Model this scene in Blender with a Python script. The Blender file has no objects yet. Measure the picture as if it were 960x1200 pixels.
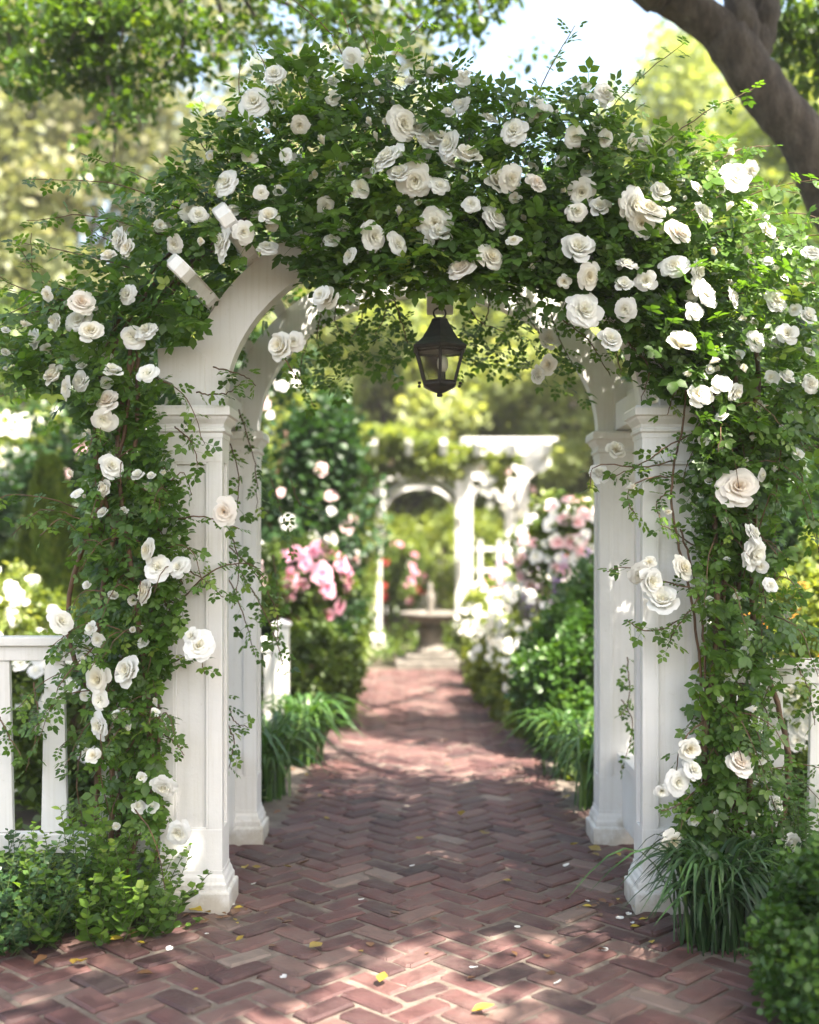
import bpy, bmesh, math
import numpy as np
from mathutils import Vector
R = np.random.default_rng(7)
PI = math.pi
SC = bpy.context.scene
COL = SC.collection
F = 1330.0; EYE = 1.5; HZ = 637.0
def P(px, py, Y): return np.array([(px-480)*Y/F, Y, EYE+(HZ-py)*Y/F])
def GY(py): return EYE*F/(py-HZ)

# ---------------------------------------------------------------- materials
def newmat(name):
    m = bpy.data.materials.new(name); m.use_nodes = True
    nt = m.node_tree; nt.nodes.clear()
    return m, nt, nt.nodes.new('ShaderNodeOutputMaterial')
def ramp(nt, stops):
    r = nt.nodes.new('ShaderNodeValToRGB')
    el = r.color_ramp.elements
    while len(el) < len(stops): el.new(0.5)
    for e, (p, c) in zip(el, stops): e.position = p; e.color = (*c, 1)
    return r
def noise(nt, scale, detail=4, rough=0.55, coord='Object'):
    tc = nt.nodes.new('ShaderNodeTexCoord'); n = nt.nodes.new('ShaderNodeTexNoise')
    n.inputs['Scale'].default_value = scale; n.inputs['Detail'].default_value = detail
    n.inputs['Roughness'].default_value = rough
    nt.links.new(tc.outputs[coord], n.inputs['Vector']); return n
def leafmat(name, stops, trans=0.35, tcol=(1.5, 1.45, 0.6), rough=0.42, spec=0.5):
    m, nt, out = newmat(name)
    a = nt.nodes.new('ShaderNodeAttribute'); a.attribute_name = 'rnd'
    r = ramp(nt, stops); nt.links.new(a.outputs['Fac'], r.inputs[0])
    p = nt.nodes.new('ShaderNodeBsdfPrincipled')
    nt.links.new(r.outputs[0], p.inputs['Base Color'])
    p.inputs['Roughness'].default_value = rough
    p.inputs['Specular IOR Level'].default_value = spec
    mul = nt.nodes.new('ShaderNodeMix'); mul.data_type = 'RGBA'; mul.blend_type = 'MULTIPLY'
    mul.inputs[0].default_value = 1; mul.clamp_result = False
    nt.links.new(r.outputs[0], mul.inputs[6]); mul.inputs[7].default_value = (*tcol, 1)
    t = nt.nodes.new('ShaderNodeBsdfTranslucent'); nt.links.new(mul.outputs[2], t.inputs[0])
    mx = nt.nodes.new('ShaderNodeMixShader'); mx.inputs[0].default_value = trans
    nt.links.new(p.outputs[0], mx.inputs[1]); nt.links.new(t.outputs[0], mx.inputs[2])
    nt.links.new(mx.outputs[0], out.inputs[0]); return m
M = {}
M['rose_leaf'] = leafmat('rose_leaf', [(0, (.036,.078,.014)), (.45, (.072,.150,.022)), (.8, (.130,.215,.030)), (1, (.22,.29,.055))], .40, (1.8,1.9,.7))
M['box_leaf'] = leafmat('box_leaf', [(0, (.028,.075,.014)), (.6, (.060,.14,.022)), (1, (.12,.22,.032))], .35, (1.7,1.7,.6))
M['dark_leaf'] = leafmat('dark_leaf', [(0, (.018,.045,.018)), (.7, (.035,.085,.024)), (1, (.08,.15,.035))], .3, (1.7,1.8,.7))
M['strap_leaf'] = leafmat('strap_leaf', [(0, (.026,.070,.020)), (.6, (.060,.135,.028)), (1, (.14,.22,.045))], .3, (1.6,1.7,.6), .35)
M['tree_leaf'] = leafmat('tree_leaf', [(0, (.030,.075,.012)), (.6, (.070,.14,.018)), (1, (.13,.20,.025))], .45, (1.9,1.7,.5))
M['lime_leaf'] = leafmat('lime_leaf', [(0, (.11,.16,.035)), (.5, (.21,.27,.065)), (1, (.34,.37,.13))], .5, (1.6,1.5,.6))
M['spring_leaf'] = leafmat('spring_leaf', [(0, (.17,.22,.07)), (.5, (.30,.36,.13)), (1, (.46,.49,.25))], .5, (1.5,1.4,.6))
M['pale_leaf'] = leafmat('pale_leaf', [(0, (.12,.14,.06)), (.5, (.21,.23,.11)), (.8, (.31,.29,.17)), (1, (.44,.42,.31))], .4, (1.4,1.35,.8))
M['hedge_leaf'] = leafmat('hedge_leaf', [(0, (.045,.08,.018)), (.6, (.095,.15,.028)), (1, (.18,.23,.05))], .4, (1.7,1.6,.5))
M['yellow_leaf'] = leafmat('yellow_leaf', [(0, (.20,.13,.03)), (.4, (.42,.32,.04)), (.8, (.5,.38,.05)), (1, (.28,.20,.05))], .2, (1.2,1.1,.6))
M['brown_leaf'] = leafmat('brown_leaf', [(0, (.07,.035,.02)), (1, (.18,.09,.04))], .1, (1,1,1))
def petalmat(name, c_in, c_out, trans=.38):
    m, nt, out = newmat(name)
    a = nt.nodes.new('ShaderNodeAttribute'); a.attribute_name = 'rnd'
    r = ramp(nt, [(0, c_in), (.45, tuple((x+y)/2 for x, y in zip(c_in, c_out))), (.8, c_out), (1, c_out)])
    nt.links.new(a.outputs['Fac'], r.inputs[0])
    p = nt.nodes.new('ShaderNodeBsdfPrincipled'); nt.links.new(r.outputs[0], p.inputs['Base Color'])
    p.inputs['Roughness'].default_value = .6; p.inputs['Specular IOR Level'].default_value = .25
    t = nt.nodes.new('ShaderNodeBsdfTranslucent'); nt.links.new(r.outputs[0], t.inputs[0])
    mx = nt.nodes.new('ShaderNodeMixShader'); mx.inputs[0].default_value = trans
    nt.links.new(p.outputs[0], mx.inputs[1]); nt.links.new(t.outputs[0], mx.inputs[2])
    nt.links.new(mx.outputs[0], out.inputs[0]); return m
M['white_petal'] = petalmat('white_petal', (.88,.85,.70), (.88,.875,.85))
M['cream_petal'] = petalmat('cream_petal', (.87,.80,.60), (.88,.86,.80))
M['blush_petal'] = petalmat('blush_petal', (.86,.74,.60), (.88,.84,.79))
M['pink_petal'] = petalmat('pink_petal', (.70,.20,.32), (.80,.42,.52))
M['palepink_petal'] = petalmat('palepink_petal', (.78,.35,.36), (.84,.62,.62))
M['purple_petal'] = petalmat('purple_petal', (.30,.14,.40), (.48,.30,.58))
M['orange_petal'] = petalmat('orange_petal', (.7,.25,.03), (.75,.33,.05))
M['yellow_petal'] = petalmat('yellow_petal', (.7,.45,.03), (.80,.62,.12))
M['red_petal'] = petalmat('red_petal', (.45,.03,.03), (.6,.08,.07))

def paintmat(name, c1, c2, scale, rough, bump=.15, dirt=True):
    m, nt, out = newmat(name)
    n = noise(nt, scale, 6); r = ramp(nt, [(.35, c1), (.7, c2)]); nt.links.new(n.outputs[0], r.inputs[0])
    col = r.outputs[0]
    if dirt:
        n3 = noise(nt, 38, 8, .7); r3 = ramp(nt, [(.60, (1,1,1)), (.74, (.74,.71,.64))]); nt.links.new(n3.outputs[0], r3.inputs[0])
        mx = nt.nodes.new('ShaderNodeMix'); mx.data_type = 'RGBA'; mx.blend_type = 'MULTIPLY'; mx.inputs[0].default_value = .5
        nt.links.new(col, mx.inputs[6]); nt.links.new(r3.outputs[0], mx.inputs[7]); col = mx.outputs[2]
        # splash-up soil near the ground
        g = nt.nodes.new('ShaderNodeNewGeometry'); s = nt.nodes.new('ShaderNodeSeparateXYZ'); nt.links.new(g.outputs['Position'], s.inputs[0])
        n4 = noise(nt, 9, 5, .7); ad = nt.nodes.new('ShaderNodeMath'); ad.operation = 'MULTIPLY_ADD'; ad.inputs[1].default_value = -.35
        nt.links.new(n4.outputs[0], ad.inputs[0]); nt.links.new(s.outputs[2], ad.inputs[2])
        r4 = ramp(nt, [(0, (.62,.56,.47)), (.09, (1,1,1))]); 
        ad2 = nt.nodes.new('ShaderNodeMath'); ad2.operation = 'ADD'; ad2.inputs[1].default_value = .14; nt.links.new(ad.outputs[0], ad2.inputs[0])
        nt.links.new(ad2.outputs[0], r4.inputs[0])
        mx2 = nt.nodes.new('ShaderNodeMix'); mx2.data_type = 'RGBA'; mx2.blend_type = 'MULTIPLY'; mx2.inputs[0].default_value = .8
        nt.links.new(col, mx2.inputs[6]); nt.links.new(r4.outputs[0], mx2.inputs[7]); col = mx2.outputs[2]
    p = nt.nodes.new('ShaderNodeBsdfPrincipled'); nt.links.new(col, p.inputs['Base Color'])
    if dirt:
        tc = nt.nodes.new('ShaderNodeTexCoord'); mp = nt.nodes.new('ShaderNodeMapping'); mp.inputs['Scale'].default_value = (70, 70, 2.5)
        nt.links.new(tc.outputs['Object'], mp.inputs[0]); ng = nt.nodes.new('ShaderNodeTexNoise'); ng.inputs['Scale'].default_value = 1; ng.inputs['Detail'].default_value = 5
        nt.links.new(mp.outputs[0], ng.inputs[0]); rg = ramp(nt, [(.34, (.80,.78,.71)), (.50, (1,1,1)), (1, (1,1,1))]); nt.links.new(ng.outputs[0], rg.inputs[0])
        mg = nt.nodes.new('ShaderNodeMix'); mg.data_type = 'RGBA'; mg.blend_type = 'MULTIPLY'; mg.inputs[0].default_value = .26
        nt.links.new(col, mg.inputs[6]); nt.links.new(rg.outputs[0], mg.inputs[7]); nt.links.new(mg.outputs[2], p.inputs['Base Color'])
    p.inputs['Roughness'].default_value = rough
    n2 = noise(nt, scale*8, 5, .6); b = nt.nodes.new('ShaderNodeBump'); b.inputs['Strength'].default_value = bump; b.inputs['Distance'].default_value = .01
    nt.links.new(n2.outputs[0], b.inputs['Height']); nt.links.new(b.outputs[0], p.inputs['Normal'])
    nt.links.new(p.outputs[0], out.inputs[0]); return m
M['white_paint'] = paintmat('white_paint', (.66,.65,.63), (.73,.72,.70), 3, .45, .2)
M['iron'] = paintmat('iron', (.012,.010,.009), (.035,.026,.02), 30, .42, .3, False)
M['stone'] = paintmat('stone', (.11,.10,.085), (.20,.18,.155), 9, .85, .6, False)
M['cane'] = paintmat('cane', (.07,.035,.018), (.16,.085,.04), 20, .6, .3, False)
M['green_cane'] = paintmat('green_cane', (.07,.11,.03), (.11,.14,.045), 20, .5, .2, False)
M['porcelain'] = paintmat('porcelain', (.85,.83,.8), (.88,.86,.83), 4, .3, .02, False)

def bark():
    m, nt, out = newmat('bark')
    tc = nt.nodes.new('ShaderNodeTexCoord'); mp = nt.nodes.new('ShaderNodeMapping'); mp.inputs['Scale'].default_value = (6, 6, 2.2)
    nt.links.new(tc.outputs['Object'], mp.inputs[0])
    n = nt.nodes.new('ShaderNodeTexNoise'); n.inputs['Scale'].default_value = 2.4; n.inputs['Detail'].default_value = 9; n.inputs['Roughness'].default_value = .68
    nt.links.new(mp.outputs[0], n.inputs[0])
    r = ramp(nt, [(.3, (.024,.018,.015)), (.48, (.068,.053,.044)), (.62, (.115,.095,.080)), (.75, (.18,.16,.135))]); nt.links.new(n.outputs[0], r.inputs[0])
    p = nt.nodes.new('ShaderNodeBsdfPrincipled'); p.inputs['Roughness'].default_value = .9
    nt.links.new(r.outputs[0], p.inputs['Base Color'])
    b = nt.nodes.new('ShaderNodeBump'); b.inputs['Strength'].default_value = 1; b.inputs['Distance'].default_value = .06
    nt.links.new(n.outputs[0], b.inputs['Height']); nt.links.new(b.outputs[0], p.inputs['Normal'])
    nt.links.new(p.outputs[0], out.inputs[0]); return m
M['bark'] = bark()
def brickmat():
    m, nt, out = newmat('brick')
    a = nt.nodes.new('ShaderNodeAttribute'); a.attribute_name = 'rnd'
    r = ramp(nt, [(0, (.036,.019,.019)), (.3, (.066,.029,.028)), (.55, (.094,.041,.038)), (.8, (.128,.064,.056)), (.93, (.16,.10,.083)), (1, (.19,.145,.12))])
    nt.links.new(a.outputs['Fac'], r.inputs[0])
    n = noise(nt, 14, 8, .7); r2 = ramp(nt, [(.3, (.62,.60,.60)), (.52, (1,1,1)), (.75, (1.25,1.22,1.2))]); nt.links.new(n.outputs[0], r2.inputs[0])
    mx = nt.nodes.new('ShaderNodeMix'); mx.data_type = 'RGBA'; mx.blend_type = 'MULTIPLY'; mx.inputs[0].default_value = 1
    nt.links.new(r.outputs[0], mx.inputs[6]); nt.links.new(r2.outputs[0], mx.inputs[7])
    # mortar haze and wear in broad irregular stains
    n3 = noise(nt, 2.3, 9, .72); r3 = ramp(nt, [(.46, (0,0,0)), (.70, (1,1,1))]); nt.links.new(n3.outputs[0], r3.inputs[0])
    ml = nt.nodes.new('ShaderNodeMath'); ml.operation = 'MULTIPLY'; ml.inputs[1].default_value = .38; nt.links.new(r3.outputs[0], ml.inputs[0])
    mx2 = nt.nodes.new('ShaderNodeMix'); mx2.data_type = 'RGBA'; nt.links.new(ml.outputs[0], mx2.inputs[0])
    nt.links.new(mx.outputs[2], mx2.inputs[6]); mx2.inputs[7].default_value = (.20,.155,.13,1)
    p = nt.nodes.new('ShaderNodeBsdfPrincipled'); nt.links.new(mx2.outputs[2], p.inputs['Base Color'])
    rr = ramp(nt, [(.3, (.5,.5,.5)), (.7, (.8,.8,.8))]); nt.links.new(n.outputs[0], rr.inputs[0]); nt.links.new(rr.outputs[0], p.inputs['Roughness'])
    n4 = noise(nt, 60, 6, .7); b = nt.nodes.new('ShaderNodeBump'); b.inputs['Strength'].default_value = .5; b.inputs['Distance'].default_value = .006
    nt.links.new(n4.outputs[0], b.inputs['Height']); nt.links.new(b.outputs[0], p.inputs['Normal'])
    nt.links.new(p.outputs[0], out.inputs[0]); return m
M['brick'] = brickmat()
def soilmat(name, cols, scale, rough=.95, dist=.02):
    m, nt, out = newmat(name)
    n = noise(nt, scale, 10, .7); r = ramp(nt, cols); nt.links.new(n.outputs[0], r.inputs[0])
    p = nt.nodes.new('ShaderNodeBsdfPrincipled'); p.inputs['Roughness'].default_value = rough; nt.links.new(r.outputs[0], p.inputs['Base Color'])
    n2 = noise(nt, scale*4, 8, .7); b = nt.nodes.new('ShaderNodeBump'); b.inputs['Strength'].default_value = .8; b.inputs['Distance'].default_value = dist
    nt.links.new(n2.outputs[0], b.inputs['Height']); nt.links.new(b.outputs[0], p.inputs['Normal'])
    nt.links.new(p.outputs[0], out.inputs[0]); return m
M['mortar'] = soilmat('mortar', [(.3, (.085,.065,.050)), (.55, (.16,.130,.105)), (.75, (.26,.22,.185))], 11, .95, .01)
M['soil'] = soilmat('soil', [(.3, (.03,.02,.014)), (.5, (.06,.045,.03)), (.6, (.06,.07,.03)), (.75, (.09,.08,.05))], 3)
def glassmat():
    m, nt, out = newmat('pane_glass')
    g = nt.nodes.new('ShaderNodeBsdfGlossy'); g.inputs['Roughness'].default_value = .06
    t = nt.nodes.new('ShaderNodeBsdfTransparent'); t.inputs[0].default_value = (.80,.80,.76,1)
    f = nt.nodes.new('ShaderNodeFresnel'); f.inputs[0].default_value = 1.6
    mx = nt.nodes.new('ShaderNodeMixShader'); nt.links.new(f.outputs[0], mx.inputs[0])
    nt.links.new(t.outputs[0], mx.inputs[1]); nt.links.new(g.outputs[0], mx.inputs[2]); nt.links.new(mx.outputs[0], out.inputs[0]); return m
M['glass'] = glassmat()

# ---------------------------------------------------------------- object helpers
def thing(name, label, cat, loc=(0,0,0), group=None):
    o = bpy.data.objects.new(name, None); COL.objects.link(o); o.location = loc
    o['label'] = label; o['category'] = cat
    if group: o['group'] = group
    o.empty_display_size = .1
    return o
def link(name, me, parent=None, mat=None):
    o = bpy.data.objects.new(name, me); COL.objects.link(o)
    if mat is not None and len(me.materials) == 0: me.materials.append(mat)
    if parent is not None:
        o.parent = parent
        q = parent; off = Vector((0,0,0))
        while q is not None: off += q.location; q = q.parent
        o.location = -off           # meshes are modelled in world coordinates
    return o
def kind(o, k): o['kind'] = k; return o
def mesh_np(name, V, faces_flat, sizes, rnd=None, smooth=True):
    me = bpy.data.meshes.new(name)
    me.vertices.add(len(V)); me.vertices.foreach_set('co', np.ascontiguousarray(V, dtype=np.float32).ravel())
    me.loops.add(len(faces_flat)); me.loops.foreach_set('vertex_index', np.ascontiguousarray(faces_flat, dtype=np.int32))
    st = np.zeros(len(sizes), np.int32); st[1:] = np.cumsum(sizes)[:-1]
    me.polygons.add(len(sizes)); me.polygons.foreach_set('loop_start', st)
    me.polygons.foreach_set('use_smooth', np.full(len(sizes), smooth))
    if rnd is not None:
        a = me.attributes.new('rnd', 'FLOAT', 'POINT'); a.data.foreach_set('value', np.ascontiguousarray(rnd, dtype=np.float32))
    me.update(calc_edges=True); me.validate(); return me
class Tmpl:
    def __init__(s, V, Fs):
        s.V = np.array(V, float); s.flat = np.concatenate([np.array(f) for f in Fs]); s.sz = np.array([len(f) for f in Fs])
def norm(v): return v/np.maximum(np.linalg.norm(v, axis=-1, keepdims=True), 1e-9)
def scatter(t, pos, d, up, sc, rnd):
    """d = direction of template +Y, up ~ template +Z"""
    d = norm(d); x = norm(np.cross(d, up)); z = np.cross(x, d)
    Mx = np.stack([x, d, z], axis=1)*np.asarray(sc)[:, None, None]      # rows
    V = np.einsum('kj,njc->nkc', t.V, Mx) + pos[:, None, :]
    N, K = len(pos), len(t.V)
    Ff = (t.flat[None, :] + (np.arange(N)*K)[:, None]).ravel()
    return V.reshape(-1, 3), Ff, np.tile(t.sz, N), np.repeat(rnd, K)
def merge(parts):
    o = 0; Vs=[]; Fs=[]; S=[]; Q=[]
    for V, f, s, r in parts:
        Vs.append(V); Fs.append(f+o); S.append(s); Q.append(r); o += len(V)
    return np.concatenate(Vs), np.concatenate(Fs), np.concatenate(S), np.concatenate(Q)
def LEAF(w=.36, fold=.10, droop=.12):
    V = [(0,0,0), (-w*.8,.28,fold), (-w,.58,fold*.8-droop*.4), (0,1,-droop), (w,.58,fold*.8-droop*.4), (w*.8,.28,fold), (0,.30,0), (0,.62,-droop*.3)]
    return Tmpl(V, [(0,6,1), (1,6,7,2), (2,7,3), (0,5,6), (5,4,7,6), (4,3,7)])
def QUAD(w=.4, bend=.12):
    return Tmpl([(0,0,0), (w,.5,bend), (0,1,0), (-w,.5,bend)], [(0,1,2), (0,2,3)])
T_LEAF = LEAF(.31, .07, .10); T_QUAD = QUAD()
def compound(n=5, spread=.9, sz=.50):
    V = []; Fs = []; k = 0; L = T_LEAF
    specs = [(0, .60, 0, 1.0)]
    for i in range((n-1)//2):
        yy = .52-(.30 if n < 7 else .22)*i
        specs += [(.015, yy, spread, .90-.08*i), (-.015, yy+.02, -spread, .90-.08*i)]
    for x0, y0, a, s in specs:
        ca, sa = math.cos(a), math.sin(a)
        for p in L.V*sz*s:
            V.append((x0+p[0]*ca+p[1]*sa, y0-p[0]*sa+p[1]*ca, p[2]-.10*(y0)**2-abs(sa)*.03))
        o = 0
        for q in L.sz: Fs.append(tuple(L.flat[o:o+q]+k)); o += q
        k += len(L.V)
    V += [(-.010,0,0), (.010,0,0), (.008,.62,-.04), (-.008,.62,-.04)]; Fs.append((k,k+1,k+2,k+3))
    return Tmpl(V, Fs)
T_CMP = [compound(5, 1.15, .42), compound(5, 1.0, .40), compound(7, 1.2, .34), compound(3, 1.0, .50)]
def rdir(n): return norm(R.normal(size=(n, 3)))
def inpoly(x, y, poly):
    poly = np.array(poly, float); n = len(poly); ins = np.zeros(len(x), bool); j = n-1
    for i in range(n):
        xi, yi = poly[i]; xj, yj = poly[j]
        c = ((yi > y) != (yj > y)) & (x < (xj-xi)*(y-yi)/((yj-yi)+1e-12)+xi)
        ins ^= c; j = i
    return ins
def tube(paths, sides=6):
    """paths: list of (pts(n,3), radii(n))"""
    out = []
    for pts, rad in paths:
        pts = np.array(pts, float); rad = np.array(rad, float); n = len(pts)
        tg = norm(np.gradient(pts, axis=0)); ref = np.array([.31, .17, .93]) if abs(tg[0][2]) < .8 else np.array([.9, .3, .1])
        a = norm(np.cross(tg, ref)); b = np.cross(tg, a)
        th = np.arange(sides)*2*PI/sides
        V = pts[:, None, :] + rad[:, None, None]*(np.cos(th)[None, :, None]*a[:, None, :] + np.sin(th)[None, :, None]*b[:, None, :])
        V = V.reshape(-1, 3); Fs = []
        for i in range(n-1):
            for k in range(sides):
                k2 = (k+1) % sides
                Fs += [i*sides+k, i*sides+k2, (i+1)*sides+k2, (i+1)*sides+k]
        sz = [4]*((n-1)*sides)
        Fs += list(range(sides))[::-1] + [(n-1)*sides+k for k in range(sides)]; sz += [sides, sides]
        out.append((V, np.array(Fs), np.array(sz), np.full(len(V), R.random())))
    return merge(out)
def smoothpath(ctrl, n=24):
    c = np.array(ctrl, float); m = len(c)
    if m < 3: t = np.linspace(0, 1, n)[:, None]; return c[0]*(1-t)+c[-1]*t
    c2 = np.vstack([2*c[0]-c[1], c, 2*c[-1]-c[-2]]); out = []
    for u in np.linspace(0, m-1-1e-6, n):
        i = int(u); f = u-i; p0, p1, p2, p3 = c2[i:i+4]
        out.append(.5*((2*p1)+(-p0+p2)*f+(2*p0-5*p1+4*p2-p3)*f*f+(-p0+3*p1-3*p2+p3)*f**3))
    return np.array(out)

# bmesh architecture
def bx(bm, x0, x1, y0, y1, z0, z1, bev=.004):
    vs = [bm.verts.new(p) for p in [(x0,y0,z0),(x1,y0,z0),(x1,y1,z0),(x0,y1,z0),(x0,y0,z1),(x1,y0,z1),(x1,y1,z1),(x0,y1,z1)]]
    fs = [bm.faces.new([vs[i] for i in f]) for f in [(3,2,1,0),(4,5,6,7),(0,1,5,4),(1,2,6,5),(2,3,7,6),(3,0,4,7)]]
    if bev:
        es = list({e for f in fs for e in f.edges})
        bmesh.ops.bevel(bm, geom=es, offset=bev, segments=2, affect='EDGES', profile=.6)
def finish(name, bm, mat, parent=None, smooth=False):
    me = bpy.data.meshes.new(name); bmesh.ops.recalc_face_normals(bm, faces=bm.faces); bm.to_mesh(me); bm.free()
    if smooth:
        for p in me.polygons: p.use_smooth = True
    return link(name, me, parent, mat)
def sqlathe(bm, cx, cy, hx, hy, prof):
    """square-section moulding: prof = [(offset,z)...]"""
    rings = []
    for o, z in prof:
        rings.append([bm.verts.new((cx+sx*(hx+o), cy+sy*(hy+o), z)) for sx, sy in ((-1,-1),(1,-1),(1,1),(-1,1))])
    for a, b in zip(rings, rings[1:]):
        for k in range(4):
            bm.faces.new([a[k], a[(k+1)%4], b[(k+1)%4], b[k]])
    bm.faces.new(rings[0][::-1]); bm.faces.new(rings[-1])
def lathe(bm, cx, cy, prof, seg=24, rot=0):
    rings = []
    for r, z in prof:
        rings.append([bm.verts.new((cx+r*math.cos(rot+2*PI*k/seg), cy+r*math.sin(rot+2*PI*k/seg), z)) for k in range(seg)])
    for a, b in zip(rings, rings[1:]):
        for k in range(seg): bm.faces.new([a[k], a[(k+1)%seg], b[(k+1)%seg], b[k]])
    bm.faces.new(rings[0][::-1]); bm.faces.new(rings[-1])
def extr(bm, loop, a0, a1, axis='y', bev=.004):
    """extrude closed 2D loop; axis y: loop=(x,z); axis x: loop=(y,z)"""
    f = (lambda p, a: (p[0], a, p[1])) if axis == 'y' else (lambda p, a: (a, p[0], p[1]))
    A = [bm.verts.new(f(p, a0)) for p in loop]; B = [bm.verts.new(f(p, a1)) for p in loop]
    n = len(loop); fs = [bm.faces.new(A), bm.faces.new(B[::-1])]
    for k in range(n): bm.faces.new([A[k], B[k], B[(k+1)%n], A[(k+1)%n]])
    if bev:
        es = list({e for q in fs for e in q.edges}); bmesh.ops.bevel(bm, geom=es, offset=bev, segments=1, affect='EDGES')

# ---------------------------------------------------------------- setting: ground, path
bm = bmesh.new()
g = 60
vs = {}
for i in range(g+1):
    for j in range(g+1):
        u = (i/g*2-1); v = (j/g*2-1)
        x = 160*u*abs(u)**1.5; y = 8+160*v*abs(v)**1.5
        vs[i, j] = bm.verts.new((x, y, -.012+.02*math.sin(x*1.3)*math.sin(y*.9)*(1 if abs(x-.1) > 2.6 else 0)))
for i in range(g):
    for j in range(g): bm.faces.new([vs[i,j], vs[i+1,j], vs[i+1,j+1], vs[i,j+1]])
kind(finish('ground', bm, M['soil'], smooth=True), 'structure')
def edge_l(y): return -3.6 if y < 4.35 else (-1.05 if y < 6 else -.80+.022*min(y-6, 7) - .05*math.sin(y*1.7))
def edge_r(y): return 1.45 if y < 4.35 else (1.25 if y < 6 else 1.02-.030*min(y-6, 7) + .05*math.sin(y*1.3+1))
bm = bmesh.new()
bx(bm, -3.6, 1.5, 1.2, 4.4, -.03, .004, 0); bx(bm, -1.06, 1.3, 4.405, 6.0, -.03, .004, 0); bx(bm, -.84, 1.06, 6.005, 13.6, -.03, .004, 0)
bmesh.ops.subdivide_edges(bm, edges=bm.edges, cuts=2, use_grid_fill=True)
mort = kind(finish('path_bedding', bm, M['mortar']), 'structure')
W = .110; c45 = math.cos(PI/4)
Vb, Fb, Sb, Rb = [], [], [], []; off = 0
def brick(cx, cy, ang, L, Wd):
    global off
    n = 16; h = .013+R.normal()*.003
    hl, hw = L/2, Wd/2
    pts = []
    for (sx, sy) in ((1,1), (-1,1), (-1,-1), (1,-1)):
        r = .008+.014*R.random()
        for q in range(4):
            base = {(1,1): 0, (-1,1): PI/2, (-1,-1): PI, (1,-1): 1.5*PI}[(sx, sy)]
            a = base+q*PI/6
            pts.append((sx*(hl-r)+r*math.cos(a), sy*(hw-r)+r*math.sin(a)))
    pts = np.array(pts)+R.normal(size=(n, 2))*.0032
    inn = pts*np.array([1-.010/hl, 1-.010/hw]) + R.normal(size=(n, 2))*.001
    tl = R.normal(size=2)*.012
    ca, sa = math.cos(ang), math.sin(ang); rot = np.array([[ca, sa], [-sa, ca]])
    def ring(p, z): 
        w = p@rot; return np.column_stack([w[:, 0]+cx, w[:, 1]+cy, z+p@tl+R.normal(size=len(p))*.0006])
    ctr = np.array([[cx, cy, h+.0008]])
    V = np.vstack([ring(pts, -.005), ring(pts, h-.007), ring(inn, h), ctr])
    Fl, S = [], []
    for a in (0, n):
        for k in range(n):
            Fl += [a+k, a+(k+1)%n, a+n+(k+1)%n, a+n+k]; S.append(4)
    for k in range(n): Fl += [2*n+k, 2*n+(k+1)%n, 3*n]; S.append(3)
    Vb.append(V); Fb.append(np.array(Fl)+off); Sb.extend(S); Rb.append(np.full(len(V), np.clip(R.beta(2.2, 2.4)+(.25 if R.random() < .07 else 0), 0, 1))); off += len(V)
K = 140
for i in range(-K, K):
    for j in range(-K, K):
        m = (i-j) % 4
        if m == 0: cx, cy, a = i+1, j+.5, 0
        elif m == 3: cx, cy, a = i+.5, j+1, PI/2
        else: continue
        X = (cx-cy)*c45*W; Y = (cx+cy)*c45*W+6
        if Y < 2.2 or Y > 13.5 or X < edge_l(Y)+.05 or X > edge_r(Y)-.05: continue
        if Y < 3.2 and abs(X) > 2: continue
        if Y < 4.4 and X < -2.6: continue
        brick(X+R.normal()*.004, Y+R.normal()*.004, a+PI/4+R.normal()*.032, 2*W-.016+R.normal()*.005, W-.017+R.normal()*.0035)
me = mesh_np('brick_path', np.concatenate(Vb), np.concatenate(Fb), np.array(Sb), np.concatenate(Rb), smooth=False)
kind(link('brick_path', me, None, M['brick']), 'structure')

# ---------------------------------------------------------------- the arbour
XL0, XL1, XR0, XR1 = -1.015, -.760, .945, 1.21
CX = (XL1+XR0)/2; A0 = (XR0-XL1)/2; B0 = .69; ZS = 2.06
arb = thing('garden_arbor', 'white painted wooden arbor on four panelled pillars spanning the brick path', 'arbor', (CX, 5.2, 0))
def pillar(x0, x1, y0):
    hx = (x1-x0)/2; cx = (x0+x1)/2; hy = .088; cy = y0+hy
    bm = bmesh.new(); ins = .016
    bx(bm, x0+ins, x1-ins, cy-hy+ins, cy+hy-ins, .10, 1.97, 0)
    # stiles and rails that frame the sunk panels on each face
    st = .058
    for z0, z1 in ((.165, .34), (1.83, 1.935)):
        bx(bm, x0, x1, cy-hy, cy+hy, z0, z1, .004)
    for sx in (0, 1):
        for sy in (0, 1):
            a = x0+.001 if sx == 0 else x1-st-.001; b = cy-hy+.001 if sy == 0 else cy+hy-st*.9-.001
            bx(bm, a, a+st, b, b+st*.9, .335, 1.84, .004)
    # bead inside the panel edge
    for sy in (-1, 1):
        yy = cy+sy*(hy-.008)
        for a in (x0+st-.002, x1-st-.010): bx(bm, a, a+.012, yy-.006, yy+.006, .33, 1.84, .003)
        for z in (.335, 1.822): bx(bm, x0+st, x1-st, yy-.006, yy+.006, z, z+.012, .003)
    p = finish('pillar', bm, M['white_paint'], arb)
    bm = bmesh.new()
    sqlathe(bm, cx, cy, hx, hy, [(.034, .0), (.034, .085), (.030, .092), (.020, .096), (.020, .118), (.014, .128), (.010, .145), (.003, .158), (.003, .172)])
    finish('plinth', bm, M['white_paint'], p)
    bm = bmesh.new()
    sqlathe(bm, cx, cy, hx, hy, [(.003, 1.93), (.003, 1.95), (.012, 1.955), (.012, 1.965), (.006, 1.972), (.008, 1.985), (.022, 2.005), (.026, 2.015), (.036, 2.02), (.036, 2.048), (.030, 2.058), (-.02, 2.06)])
    finish('capital', bm, M['white_paint'], p)
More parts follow.
